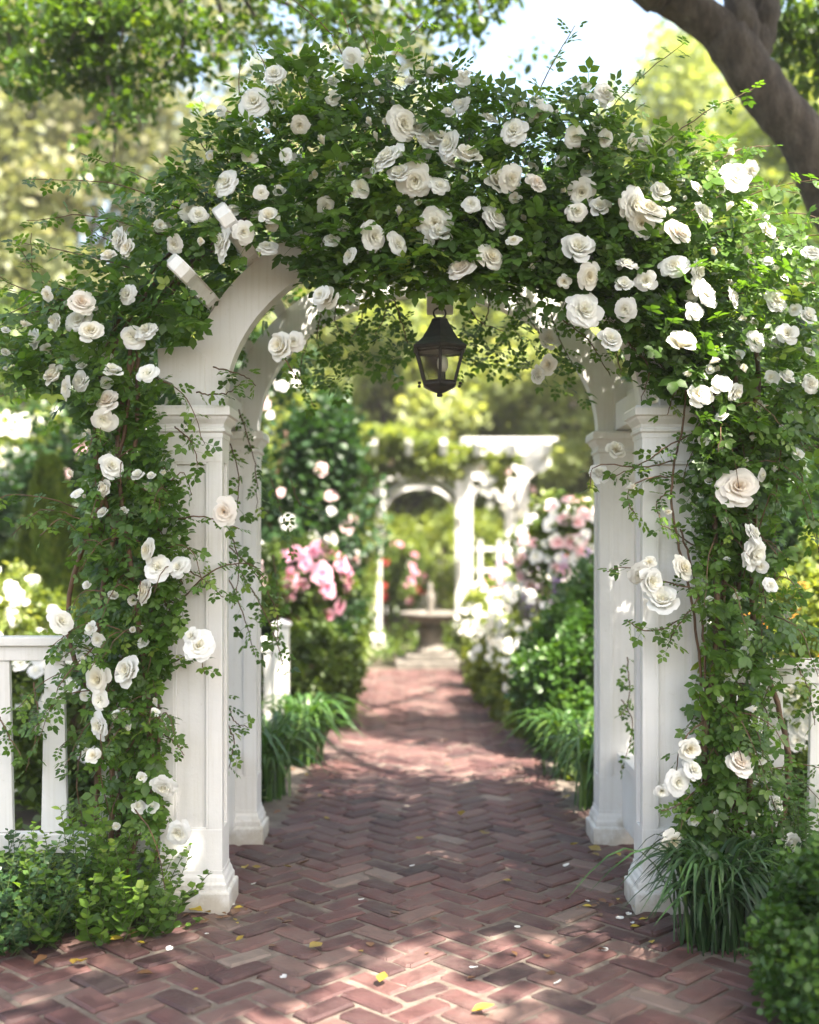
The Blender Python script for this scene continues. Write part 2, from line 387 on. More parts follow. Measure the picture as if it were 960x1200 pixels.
for y0 in (4.607, 5.65):
    pillar(XL0, XL1, y0); pillar(XR0, XR1, y0)
def ell(t, a, b): return (CX-a*math.cos(t), ZS+b*math.sin(t))
def archboard(y0, y1):
    bm = bmesh.new(); n = 56; wd = .165
    I0, O0, I1, O1 = [], [], [], []
    for k in range(n+1):
        t = PI*k/n; x, z = ell(t, A0, B0)
        nx, nz = -math.cos(t)*B0, math.sin(t)*A0; l = math.hypot(nx, nz); nx /= l; nz /= l
        w = wd
        for lst, (px, pz), yy in ((I0, (x, z), y0), (O0, (x+nx*w, z+nz*w), y0), (I1, (x, z), y1), (O1, (x+nx*w, z+nz*w), y1)):
            lst.append(bm.verts.new((px, yy, pz)))
    for k in range(n):
        bm.faces.new([I0[k], I0[k+1], O0[k+1], O0[k]]); bm.faces.new([I1[k], O1[k], O1[k+1], I1[k+1]])
        bm.faces.new([I0[k], I1[k], I1[k+1], I0[k+1]]); bm.faces.new([O0[k], O0[k+1], O1[k+1], O1[k]])
    bm.faces.new([I0[0], O0[0], O1[0], I1[0]]); bm.faces.new([I0[-1], I1[-1], O1[-1], O0[-1]])
    es = [e for e in bm.edges if len(e.link_faces) == 2 and e.calc_face_angle(0) > .9]
    bmesh.ops.bevel(bm, geom=es, offset=.006, segments=2, affect='EDGES')
    # shouldered bracket outside each springing
    for s in (-1, 1):
        def q(x, z): return (CX+s*x, z)
        loop = [q(.93, 2.062), q(1.01, 2.062), q(1.045, 2.10), q(1.06, 2.16), q(1.12, 2.175), q(1.125, 2.30), q(.98, 2.31), q(.93, 2.27)]
        if s < 0: loop = loop[::-1]
        extr(bm, loop, y0-.012, y1+.012)
    o = finish('arch', bm, M['white_paint'], arb)
archboard(4.655, 4.745); archboard(5.69, 5.78)
for cx in ((XL0+XL1)/2, (XR0+XR1)/2):
    bm = bmesh.new(); bx(bm, cx-.05, cx+.05, 4.80, 5.67, 2.065, 2.20, .005); finish('side_beam', bm, M['white_paint'], arb)
    bm = bmesh.new()
    bx(bm, cx-.02, cx+.02, 4.83, 5.65, .10, .42, .005); bx(bm, cx-.045, cx+.045, 4.83, 5.65, .424, .46, .005)
    finish('side_panel', bm, M['white_paint'], arb)
for k, t in enumerate(np.radians([12, 29, 44, 66, 90, 112, 132, 150, 168])):
    x, z = ell(t, A0+.165, B0+.165); nx, nz = -math.cos(t), math.sin(t)
    bm = bmesh.new()
    # side profile in (y, z): ogee tail at each end, 45 mm thick boards
    long = k in (1, 2)
    prof = [(4.30,.135),(4.29,.09),(4.32,.05),(4.36,.045),(4.40,.06),(4.44,.04),(4.48,.0),(5.95,.0),(6.0,.04),(6.04,.05),(6.10,.06),(6.13,.10),(6.12,.135)]
    if long: prof = [(4.36,.175),(4.32,.15),(4.305,.11),(4.315,.075),(4.345,.055),(4.40,.05),(4.49,.015),(4.53,-.01),(4.57,-.01),(4.62,.0),(5.80,.0),(5.80,.165)]
    else: prof = [(4.66,.09),(4.67,.0),(5.80,.0),(5.82,.04),(5.82,.09)]
    extr(bm, prof, -(.030 if long else .02), (.030 if long else .02), 'x', .006)
    ang = math.atan2(nx, nz)*(.75 if long else 1)
    for v in bm.verts:
        lx, lz = v.co.x, v.co.z
        v.co.x = x+lx*math.cos(ang)+lz*math.sin(ang); v.co.z = z+.001-lx*math.sin(ang)+lz*math.cos(ang)
    finish('rafter', bm, M['white_paint'], arb)
bm = bmesh.new(); bx(bm, .075, .19, 4.93, 4.965, 2.50, 2.90, .005); finish('hanging_board', bm, M['white_paint'], arb)

# ---------------------------------------------------------------- lantern
LX, LY = .130, 4.90
lan = thing('hanging_lantern', 'black iron lantern with glass panes hanging from the arbor', 'lantern', (LX, LY, 2.16))
bm = bmesh.new()
H = PI/2  # a corner towards the camera
lathe(bm, LX, LY, [(.112, 2.362), (.116, 2.368), (.116, 2.378), (.098, 2.392), (.078, 2.412), (.058, 2.445), (.038, 2.485), (.034, 2.497), (.016, 2.505)], 6, -H)
finish('roof', bm, M['iron'], lan)
bm = bmesh.new()
lathe(bm, LX, LY, [(.010, 2.163), (.014, 2.170), (.010, 2.178), (.030, 2.186), (.060, 2.202), (.072, 2.212), (.072, 2.222), (.06, 2.226)], 6, -H)
for k in range(6):
    a = -H+k*PI/3; 
    tube_pts = [np.array([LX+.074*math.cos(a), LY+.074*math.sin(a), 2.205]), np.array([LX+.092*math.cos(a), LY+.092*math.sin(a), 2.209]), np.array([LX+.095*math.cos(a), LY+.095*math.sin(a), 2.222])]
    bmesh.ops.create_uvsphere(bm, u_segments=8, v_segments=6, radius=.007, matrix=__import__('mathutils').Matrix.Translation((LX+.090*math.cos(a), LY+.090*math.sin(a), 2.216)))
finish('base', bm, M['iron'], lan)
ps = []
for k in range(6):
    a = -H+k*PI/3
    ps.append(([[LX+.064*math.cos(a), LY+.064*math.sin(a), 2.215], [LX+.104*math.cos(a), LY+.104*math.sin(a), 2.368]], [.0065, .0065]))
for rr, zz in ((.066, 2.226), (.101, 2.355)):
    for k in range(6):
        a = -H+k*PI/3; b = a+PI/3
        ps.append(([[LX+rr*math.cos(a), LY+rr*math.sin(a), zz], [LX+rr*math.cos(b), LY+rr*math.sin(b), zz]], [.005, .005]))
link('frame', mesh_np('frame', *tube(ps, 4), smooth=False), lan, M['iron'])
for k in range(6):
    a = -H+k*PI/3; b = a+PI/3; q = [(LX+r*math.cos(t), LY+r*math.sin(t), z) for r, z, t in ((.063, 2.22, a), (.063, 2.22, b), (.101, 2.362, b), (.101, 2.362, a))]
    bm = bmesh.new(); bm.faces.new([bm.verts.new(p) for p in q]); finish('pane', bm, M['glass'], lan)
bm = bmesh.new(); lathe(bm, LX+.012, LY, [(.004, 2.270), (.014, 2.274), (.020, 2.290), (.022, 2.310), (.019, 2.328), (.011, 2.340), (.003, 2.343)], 14)
bulb = finish('bulb', bm, M['porcelain'], lan, True)
bm = bmesh.new(); lathe(bm, LX+.012, LY, [(.02, 2.222), (.02, 2.228), (.011, 2.232), (.011, 2.270), (.008, 2.272)], 12); finish('socket', bm, M['iron'], bulb)
ps = []
def ringp(c, r, ax, n=14, rad=.0035, sq=1.0):
    t = np.linspace(0, 2*PI, n); c = np.array(c)
    A, B = {'x': (np.array([0,1,0]), np.array([0,0,1])), 'y': (np.array([1,0,0]), np.array([0,0,1]))}[ax]
    return (c+np.cos(t)[:, None]*A*r*sq+np.sin(t)[:, None]*B*r, np.full(n, rad))
ps.append(ringp((LX, LY, 2.524), .024, 'y', rad=.004))
z = 2.556
for k in range(2): ps.append(ringp((LX, LY, z+k*.026), .017, 'x' if k % 2 == 0 else 'y', sq=.6)); 
ps.append(([[LX, LY+.002, 2.598], [LX-.004, LY-.004, 2.63], [LX-.002, LY-.004, 2.70]], [.0075, .008, .008])); ps.append(([[LX-.002, LY-.004, 2.695], [LX, LY+.035, 2.70]], [.008, .008]))
link('chain', mesh_np('chain', *tube(ps, 6)), lan, M['iron'])

lan.scale = (1.12, 1.12, 1.0); lan.location.z -= .03
for c_ in lan.children: pass
# ---------------------------------------------------------------- rose blooms
def bloom_mesh(name, mat, layers, seed, nu=7, nv=5, ruff=.05):
    r = np.random.default_rng(seed); parts = []
    ntot = len(layers)
    for li, (cnt, Rr, Hh, wa, curl) in enumerate(layers):
        ph = r.random()*2*PI
        for c in range(cnt):
            u = np.linspace(-1, 1, nu)[None, :]*np.ones((nv, 1)); v = np.linspace(0, 1, nv)[:, None]*np.ones((1, nu))
            jr = 1+r.normal()*.09; jh = 1+r.normal()*.12; tw = r.normal()*.15
            ve = v*(1-.22*u**2-.06*np.exp(-(u/.18)**2)*(li > 1))
            phi = ph+c*2*PI/cnt+r.normal()*.10+u*wa*(.30+.70*np.sin(np.clip(v*1.25, 0, 1)*PI/2))+tw*v
            rad = Rr*jr*(ve**.62)*(1+.10*u) + curl*np.clip(ve-.65, 0, 1)**1.4*1.1*Rr
            hz = Hh*jh*np.sin(np.clip(ve*1.15, 0, 1.25)*PI/2)*1.0 - curl*.55*np.clip(ve-.6, 0, 1)**1.3 + .02*li*0
            rad = rad+.02
            ph2 = r.random(4)*6
            hz = hz+ruff*v**2*np.sin(u*4.5+ph2[0])*.6+ruff*v*np.sin(u*8+ph2[1])*.3; rad = rad+ruff*v*np.sin(u*3+ph2[2])*.8
            V = np.stack([rad*np.cos(phi), rad*np.sin(phi), hz-.2], -1).reshape(-1, 3)
            Fl = []
            for a in range(nv-1):
                for b in range(nu-1): Fl += [a*nu+b, a*nu+b+1, (a+1)*nu+b+1, (a+1)*nu+b]
            tone = np.clip((li/(ntot-1))*.75+v*.25, 0, 1).ravel()
            parts.append((V, np.array(Fl), np.full((nv-1)*(nu-1), 4), tone))
    me = mesh_np(name, *merge(parts)); me.materials.append(mat); return me
FULL = [(3,.15,.62,1.5,.0), (4,.28,.62,1.15,.05), (5,.44,.58,.95,.12), (5,.62,.52,.85,.2), (6,.82,.40,.72,.28), (6,1.0,.22,.66,.3)]
FULL2 = [(3,.12,.55,1.5,.0), (4,.24,.56,1.2,.05), (5,.38,.54,1.0,.1), (6,.55,.50,.85,.15), (6,.74,.40,.78,.3), (7,.95,.30,.62,.35), (6,1.05,.08,.6,.2)]
CUP = [(3,.16,.75,1.5,.0), (4,.30,.80,1.15,.02), (5,.46,.85,.95,.08), (5,.64,.78,.9,.2), (5,.85,.5,.7,.35)]
OPEN = [(5,.20,.30,.7,.0), (5,.55,.35,.75,.15), (5,.85,.28,.72,.2), (5,1.0,.12,.7,.2)]
BUD = [(3,.16,1.1,1.6,-.02), (3,.26,1.05,1.4,.0), (4,.34,.85,1.0,.15)]
BL = [bloom_mesh('rose_bloom', M['white_petal'], FULL, 1), bloom_mesh('rose_bloom', M['white_petal'], FULL2, 2), bloom_mesh('rose_bloom', M['white_petal'], CUP, 3),
      bloom_mesh('rose_bloom', M['cream_petal'], FULL, 4), bloom_mesh('rose_bloom', M['white_petal'], OPEN, 5), bloom_mesh('rose_bloom', M['cream_petal'], CUP, 6),
      bloom_mesh('rose_bloom', M['white_petal'], FULL2, 8, ruff=.09), bloom_mesh('rose_bloom', M['blush_petal'], FULL, 9), bloom_mesh('rose_bloom', M['white_petal'], FULL, 12, ruff=.10)]
BUDM = bloom_mesh('rosebud', M['cream_petal'], BUD, 7, 5, 4)
def orient(o, axis):
    o.rotation_mode = 'QUATERNION'
    q = Vector(axis).to_track_quat('Z', 'Y')
    from mathutils import Quaternion
    o.rotation_quaternion = q @ Quaternion((0,0,1), R.random()*6.28)
def place(name, me, parent, pos, axis, s):
    o = bpy.data.objects.new(name, me); COL.objects.link(o); o.parent = parent
    o.location = Vector(pos)-parent.location; orient(o, axis); sq = 1+R.normal()*.07
    o.scale = (s*sq, s/sq, s*(1+R.normal()*.12)); return o

# foliage generator along canes
def cane_leaves(pts, step=.035, size=.085, drop=.35, spread=1.0):
    """compound leaves set alternately along a cane"""
    pts = np.array(pts); seg = np.linalg.norm(np.diff(pts, axis=0), axis=1); L = np.concatenate([[0], np.cumsum(seg)])
    s = np.arange(.02, L[-1], step)+R.normal(size=len(np.arange(.02, L[-1], step)))*step*.2
    P0 = np.stack([np.interp(s, L, pts[:, k]) for k in range(3)], 1)
    tg = norm(np.stack([np.interp(s, L, np.gradient(pts[:, k])) for k in range(3)], 1))
    side = norm(np.cross(tg, np.array([0, 0, 1.])+.3*R.normal(size=(len(s), 3))))*np.where(np.arange(len(s)) % 2, 1, -1)[:, None]
    d = norm(side*spread+tg*.5+R.normal(size=(len(s), 3))*.35+np.array([0, -.15, -drop]))
    up = norm(np.array([0, -.45, .9])+R.normal(size=(len(s), 3))*.45)
    sz = size*(.75+.5*R.random(len(s)))
    return P0, d, up, sz
def compound_mesh(P0, d, up, sz, rn):
    c = P0+norm(d)*sz[:, None]*.55; f = YB/c[:, 1]
    X = c[:, 0]*f; Z = EYE+(c[:, 2]-EYE)*f
    hit = ((np.abs(X[:, None]-BPOS[None, :, 0])**2+np.abs(Z[:, None]-BPOS[None, :, 2])**2) < (BRAD[None, :]*.92+.008)**2) & (c[:, 1][:, None] < BPOS[None, :, 1]+.04)
    keep = ~hit.any(1) | (R.random(len(c)) < .04)
    P0, d, up, sz, rn = P0[keep], d[keep], up[keep], sz[keep], rn[keep]
    parts = []; k = R.integers(0, len(T_CMP), len(P0))
    for q in range(len(T_CMP)):
        m = k == q
        if m.any(): parts.append(scatter(T_CMP[q], P0[m], d[m], up[m], sz[m], rn[m]))
    return parts
def clumpnoise(p, f=3.0, seed=0):
    r = np.random.default_rng(seed); v = np.zeros(len(p))
    for i in range(6):
        k = r.normal(size=3)*f*(1+.5*i); v += np.sin(p@k+r.random()*6.28)/(1+.5*i)
    return v/2.6

# --- regions in the front plane of the arbour (x, z in metres), traced as real sizes at the arbour
Yf = 4.5
def reg(poly): return [tuple(P(a, b, Yf)[[0, 2]]) for a, b in poly]
TOP = reg([(22,440),(14,405),(40,368),(62,345),(108,332),(122,292),(160,245),(200,222),(232,178),(268,128),(325,98),(400,74),(470,92),(540,88),(600,118),(660,112),(712,122),(742,160),(790,158),(850,188),(880,240),(905,275),(940,312),(952,380),(950,480),(880,520),(815,500),(795,430),(770,440),(740,385),(700,352),(640,335),(560,335),(480,330),(410,340),(372,330),(350,284),(318,284),(285,312),(255,350),(230,385),(186,398),(178,430),(120,490),(85,465),(55,455)])
LCOL = reg([(105,470),(180,430),(190,480),(198,520),(205,570),(222,600),(216,640),(220,700),(200,760),(188,800),(190,900),(186,980),(120,960),(110,900),(92,800),(112,700),(95,600),(104,520)])
RCOL = reg([(815,480),(950,470),(942,540),(905,600),(915,690),(928,745),(885,790),(882,850),(900,905),(890,960),(850,1010),(800,985),(795,930),(822,860),(822,700),(812,600),(812,520)])
def sample_poly(poly, n):
    p = np.array(poly); lo = p.min(0); hi = p.max(0); out = []
    c = 0
    while c < n:
        q = lo+R.random((n*2, 2))*(hi-lo); q = q[inpoly(q[:, 0], q[:, 1], poly)]; out.append(q); c += len(q)
    return np.concatenate(out)[:n]
def in_arch(x, z, a, b): return (((x-CX)/a)**2+((np.maximum(z, ZS)-ZS)/b)**2 < 1)
def mass(poly, n, y0, y1, ypow=1.6):
    q = sample_poly(poly, n); Y = y0+(y1-y0)*R.random(n)**ypow
    return np.column_stack([q[:, 0], Y, q[:, 1]])
BLO = [(298,120,34),(322,88,26),(413,70,28),(541,91,20),(708,108,24),(712,120,18),(455,185,36),(487,212,36),(468,206,28),(473,145,34),(490,152,26),(463,138,22),(505,165,26),(527,170,30),(547,186,34),(522,190,26),(515,218,22),
(510,262,34),(514,276,28),(438,277,30),(316,255,26),(262,284,32),(285,272,24),(313,290,22),(388,281,20),(410,300,20),(386,352,32),(376,346,22),(540,316,34),(574,302,32),(580,256,32),(583,215,36),(598,209,28),(602,154,30),(633,133,22),(628,215,26),
(682,225,34),(703,245,26),(676,293,38),(690,324,28),(684,364,38),(714,401,30),(798,404,43),(825,343,34),(795,272,34),(742,240,36),(760,246,38),(772,228,28),(752,262,30),(825,250,28),(863,207,36),(853,180,18),(880,198,20),(898,272,24),(952,296,22),(910,352,28),(945,372,24),(922,392,26),(733,362,24),(757,330,26),(790,312,30),(812,366,24),(735,310,26),
(640,400,26),(628,440,22),(643,428,22),(140,280,26),(128,302,20),(152,292,22),(95,355,30),(93,376,32),(106,388,26),(45,398,26),(56,345,16),(36,380,18),(132,437,24),(127,470,30),(122,493,28),(172,437,26),(95,446,24),(66,442,30),(78,455,22),(155,395,28),(172,388,24),(332,408,34),(345,400,22),(265,214,30),(220,247,22),(233,252,20),(205,286,20),
(130,547,28),(126,572,22),(263,600,30),(174,645,28),(185,666,30),(210,665,24),(171,692,30),(85,558,14),(90,578,16),(72,728,28),(108,737,18),(233,757,32),(115,796,32),(153,787,38),(117,821,22),(117,851,28),(110,886,20),(192,922,26),(210,975,28),(97,997,28),(225,746,20),
(865,571,46),(884,648,34),(883,625,24),(800,666,30),(776,707,42),(760,682,34),(750,672,26),(903,686,18),(820,463,28),(845,450,24),(862,460,22),(886,400,24),(806,878,28),(812,902,24),(795,916,28),(775,926,18),(866,895,36),(906,941,24),(925,986,26),(875,831,16),(787,986,30),(760,660,18),(720,530,24),(702,556,26),(735,572,18),(780,600,16)]
rng_extra = []
def far_enough(px, py, d=24): return all((a-px)**2+(b-py)**2 > d*d for a, b, *_ in BLO+rng_extra)
TPX = [(a*F/Yf+480, HZ-(b-EYE)*F/Yf) for a, b in TOP]
while len(rng_extra) < 44:
    px, py = 20+930*R.random(), 75+390*R.random()
    if inpoly(np.array([px]), np.array([py]), TPX)[0] and far_enough(px, py) and not (170 < px < 340 and py > 300) and not (470 < px < 560 and py > 290): rng_extra.append((px, py, 13+11*R.random()))
BALL = []
YB = 4.36
for (px, py, dpx) in BLO+rng_extra:
    y = 4.31+.035*abs(R.normal())
    if py > 500: y = 4.37+.02*R.random()
    if (px, py) in ((640,400),(628,440),(643,428),(720,530),(702,556)): y = 4.85
    BALL.append((px, py, dpx, y, P(px, py, y)))
BPOS = np.array([[b[4][0]*YB/b[3], b[3], EYE+(b[4][2]-EYE)*YB/b[3]] for b in BALL]); BRAD = np.array([b[2]/2*YB/F for b in BALL])
for a_, b_, r_ in ((258,245,20), (268,268,16), (224,322,18), (240,345,18)):
    q_ = P(a_, b_, YB); BPOS = np.vstack([BPOS, [q_[0], 4.50, q_[2]]]); BRAD = np.append(BRAD, r_*YB/F)
top = mass(TOP, 8600, 4.36, 5.95, 2.0)
# back of the roof mass must stay outside the vault; front may cover the arch
bad = (top[:, 1] > 4.62) & in_arch(top[:, 0], top[:, 2], A0+.15, B0+.13)
top = top[~bad]
cn = clumpnoise(top, 5.5, 3); top = top[(cn > -.42) | (R.random(len(top)) < .22)]
# bulge: pull points near the outline back so the mass is rounded
lc = mass(LCOL, 1300, 4.40, 4.95, 1.0); bad = (lc[:, 0] > XL0-.02) & (lc[:, 1] > 4.57); lc[bad, 1] = 4.44+.12*R.random(bad.sum())
rc = mass(RCOL, 1950, 4.40, 5.0, 1.0); bad = (rc[:, 0] < XR1+.02) & (rc[:, 1] > 4.57); rc[bad, 1] = 4.44+.12*R.random(bad.sum())
rc = rc[(clumpnoise(rc, 7, 11) > -.28) | (R.random(len(rc)) < .18)]
lc = lc[(clumpnoise(lc, 7, 5) > -.30) | (R.random(len(lc)) < .18)]
fol = {'L': [], 'R': []}; canes = {'L': [], 'R': []}
def add_mass(pts, size):
    out = norm(np.column_stack([pts[:, 0]-CX, (pts[:, 1]-5.1)*1.2, (pts[:, 2]-1.9)*.9]))
    n = len(pts)
    d = norm(out*.55+rdir(n)*.75+np.array([0, -.15, -.30])); up = norm(np.array([0, -.5, .8])+out*.3+rdir(n)*.55)
    rn = np.clip(.38+.22*clumpnoise(pts, 3, 8)+R.normal(size=n)*.17+(R.random(n) < .05)*.35, 0, 1)
    sz = size*(.7+.6*R.random(n))
    left = pts[:, 0] < CX+.05*np.sin(pts[:, 2]*9)
    for key, m in (('L', left), ('R', ~left)):
        if m.any(): fol[key] += compound_mesh(pts[m], d[m], up[m], sz[m], rn[m])
FRONT = reg([(345,285),(420,240),(740,240),(835,330),(835,480),(795,440),(765,448),(738,400),(702,366),(640,342),(560,338),(480,338),(410,342),(368,338)])
UND = [reg([(395,335),(492,330),(486,380),(455,402),(410,392),(380,425),(355,410),(360,370)]), reg([(530,335),(660,345),(712,440),(680,430),(650,408),(600,395),(560,402),(540,380)])]
und = np.concatenate([mass(u_, 110, 5.0, 5.55, 1.0) for u_ in UND])
fr = mass(FRONT, 2300, 4.40, 4.63, 1.0)
add_mass(top, .112); add_mass(fr, .105); add_mass(und, .10); add_mass(lc, .098); add_mass(rc, .104)
def cane(key, ctrl, r0=.005, r1=.002, leaves=True, step=.034, size=.085, n=30, start=0.0, drop=.35, mat=None):
    p = smoothpath(ctrl, n); p[1:-1] += R.normal(size=(n-2, 3))*.002
    canes[key].append((p, np.linspace(r0, r1, n)))
    if leaves:
        q = p[int(n*start):]
        a = cane_leaves(q, step, size, drop); rn = np.clip(.42+R.normal(size=len(a[0]))*.2, 0, 1)
        fol[key] += compound_mesh(*a, rn)
    return p
# main woody canes up the pillars (visible through the leaves)
for k in range(5):
    x = -1.10-.05*k+R.normal()*.02
    cane('L', [(x-.05, 4.55+.05*k, 0), (x+.05*R.normal(), 4.5+.05*k, .6), (x+.06*R.normal(), 4.48+.06*k, 1.2), (x+.06*R.normal(), 4.5, 1.9), (x+.1, 4.6, 2.4), (x+.45, 4.8, 2.85), (-.1, 4.9, 3.05)], .013, .006, False, n=60)
cane('L', [(-1.02, 4.55, .2), (-1.00, 4.52, .75), (-1.04, 4.54, 1.1), (-1.0, 4.5, 1.45)], .009, .005, False)
for k in range(5):
    x = 1.24+.05*k+R.normal()*.02
    cane('R', [(x+.02, 4.5+.05*k, 0), (x+.05*R.normal(), 4.5+.05*k, .6), (x+.05*R.normal(), 4.48+.06*k, 1.2), (x+.06*R.normal(), 4.5, 1.9), (x-.05, 4.6, 2.4), (x-.45, 4.8, 2.85), (.35, 4.9, 3.05)], .013, .006, False, n=60)
cane('R', [P(826,1000,4.5), P(824,850,4.52), P(818,760,4.5), P(808,690,4.5), P(795,640,4.49), P(787,590,4.5), P(790,545,4.5), P(800,500,4.5), P(806,430,4.45)], .006, .004, False, n=50)
cane('R', [P(822,900,4.5), P(826,760,4.5), P(812,670,4.5), P(797,620,4.5)], .005, .004, False)
# leafy sprays hanging and reaching, as the photograph shows
SPR = [
 ('L', [(205,500),(225,520),(232,545)], 4.5), ('L', [(200,610),(235,605),(262,612),(280,620)], 4.45), ('L', [(205,660),(240,680),(262,700)], 4.48),
 ('L', [(215,700),(250,668),(290,660),(312,680)], 4.55), ('L', [(268,640),(296,668),(322,712),(326,750)], 5.0), ('L', [(275,660),(300,700),(322,745),(335,790)], 5.1),
 ('L', [(265,670),(285,720),(300,770)], 4.95), ('L', [(270,520),(280,560),(276,610)], 5.0), ('L', [(280,480),(298,540),(302,600)], 5.3), ('L', [(268,620),(280,660),(275,710)], 4.95),
 ('L', [(268,850),(274,870),(268,905)], 4.9), ('L', [(190,860),(205,870),(216,885)], 4.5), ('L', [(196,780),(230,765),(240,790)], 4.5), ('L', [(262,810),(275,845),(292,852)], 4.9),
 ('L', [(150,900),(160,940),(150,985)], 4.45), ('L', [(140,860),(118,900),(130,960)], 4.5), ('L', [(40,800),(45,850),(30,905)], 4.65), ('L', [(95,880),(90,920),(98,970)], 4.6), ('L', [(0,840),(15,870),(25,885)], 4.62),
 ('L', [(250,430),(285,440),(300,452)], 4.55), ('L', [(230,460),(262,462),(282,450)], 4.5), ('L', [(320,400),(340,430),(352,452)], 4.6),
 ('L', [(380,350),(372,400),(392,425)], 5.4), ('L', [(360,400),(352,440),(370,480)], 5.6), ('L', [(430,340),(425,370),(412,395)], 5.2), ('L', [(460,345),(470,375),(478,402)], 5.0), ('L', [(440,335),(452,365),(440,392)], 5.1), ('L', [(400,340),(392,372),(402,396)], 5.2),
 ('L', [(340,560),(352,590),(380,600)], 5.9), ('L', [(318,560),(330,600),(345,640)], 5.8), ('L', [(320,650),(325,700),(318,770)], 5.85),
 ('R', [(815,505),(780,525),(750,545),(715,560)], 4.5), ('R', [(800,560),(760,560),(735,580),(748,610)], 4.5), ('R', [(790,540),(752,548),(700,545),(690,575)], 4.5), ('R', [(790,570),(770,590),(776,612)], 4.45),
 ('R', [(815,690),(770,680),(735,665),(712,670)], 4.45), ('R', [(810,720),(765,740),(735,728)], 4.42), ('R', [(815,640),(792,625),(775,615)], 4.45), ('R', [(820,700),(790,740),(782,760)], 4.45),
 ('R', [(830,840),(800,870),(790,930)], 4.4), ('R', [(840,900),(800,940),(775,950)], 4.4), ('R', [(870,800),(900,840),(890,900)], 4.5), ('R', [(850,780),(880,830),(860,890)], 4.45), ('R', [(845,850),(850,920),(830,960)], 4.42),
 ('R', [(905,700),(935,735),(958,745)], 4.6), ('R', [(920,760),(945,800),(955,850)], 4.6), ('R', [(880,620),(905,640),(925,680)], 4.5), ('R', [(930,520),(960,500),(985,470)], 4.6),
 ('R', [(540,340),(560,375),(590,388)], 5.0), ('R', [(575,340),(570,372),(552,398)], 5.2), ('R', [(600,345),(625,380),(640,405)], 5.1), ('R', [(640,350),(655,395),(672,428)], 5.2), ('R', [(620,350),(600,375),(610,398)], 5.3),
 ('R', [(655,370),(690,400),(715,440)], 4.7), ('R', [(690,360),(720,410),(728,440)], 4.5), ('R', [(735,400),(760,430),(752,470)], 4.5), ('R', [(768,420),(790,450),(782,486)], 4.5), ('R', [(735,770),(738,815),(728,840)], 5.5), ('R', [(728,820),(742,850),(730,900)], 5.5),
]
for key, c, y in SPR:
    n = len(c); pts = [P(a, b, y+.03*R.normal()+(0 if i else .06)) for i, (a, b) in enumerate(c)]
    cane(key, pts, .0035, .0018, True, .030, .075, 20)
# arching shoots that break up the outline
tp = np.array(TOP[:25]); cen = np.array([CX, 2.35])
for i in range(130):
    k = R.integers(0, len(tp)-1); f = R.random(); e = tp[k]*(1-f)+tp[k+1]*f; o = e-cen; o /= np.linalg.norm(o)
    y = 4.5+1.3*R.random()**1.3; b = e-o*.18; L = .10+.24*R.random(); w = R.normal(size=3)*.10
    p0 = np.array([b[0], y, b[1]]); p1 = p0+np.array([o[0], 0, o[1]])*(.18+L*.5)+w*.4; p2 = p1+np.array([o[0]*L*.6, -.05, o[1]*L*.25-.03])+w
    cane('L' if e[0] < CX else 'R', [p0, p1, p2], .003, .0015, True, .032, .078, 12, drop=.2)
for poly, key, sx in ((LCOL, 'L', -1), (RCOL, 'R', 1)):
    for i in range(75):
        q = sample_poly(poly, 1)[0]; y = 4.42+.3*R.random()
        if key == 'L' and q[0] > XL0-.03: y = 4.50
        if key == 'R' and q[0] < XR1+.03: y = 4.50
        w = R.normal(size=3)*np.array([.09, .05, .09])
        p0 = np.array([q[0], y, q[1]]); p1 = p0+w+np.array([sx*.05, -.05, .03]); p2 = p1+w*.6+np.array([sx*.04, -.03, -.12])
        cane(key, [p0, p1, p2], .003, .0015, True, .03, .075, 12)
roots = {'L': thing('climbing_rose', 'white climbing rose on the left pillar, covering the left half of the arbor', 'climbing rose', (-1.15, 4.6, 0), 'white roses trained over the arbor'),
         'R': thing('climbing_rose', 'white climbing rose on the right pillar, covering the right half of the arbor', 'climbing rose', (1.32, 4.6, 0), 'white roses trained over the arbor')}
for key in 'LR':
    link('foliage', mesh_np('foliage', *merge(fol[key])), roots[key], M['rose_leaf'])
    link('cane', mesh_np('cane', *tube(canes[key], 6)), roots[key], M['cane'])
cnt = {'L': 0, 'R': 0}
for i, (px, py, dpx, y, pos) in enumerate(BALL):
    key = 'L' if pos[0] < CX else 'R'
    ax = norm(np.array([(px-500)/900+R.normal()*.48, -1, .25+R.normal()*.45]))
    s = dpx/2*y/F*.97
    small = dpx < 19
    w = R.random()
    me = BUDM if (small and w < .6) else BL[int(R.choice(len(BL), p=[.16,.18,.12,.12,.06,.08,.12,.04,.12]))]
    place('rosebud' if me is BUDM else 'rose_bloom', me, roots[key], pos, ax, s*(1.35 if me is BUDM else 1.12))
    cnt[key] += 1
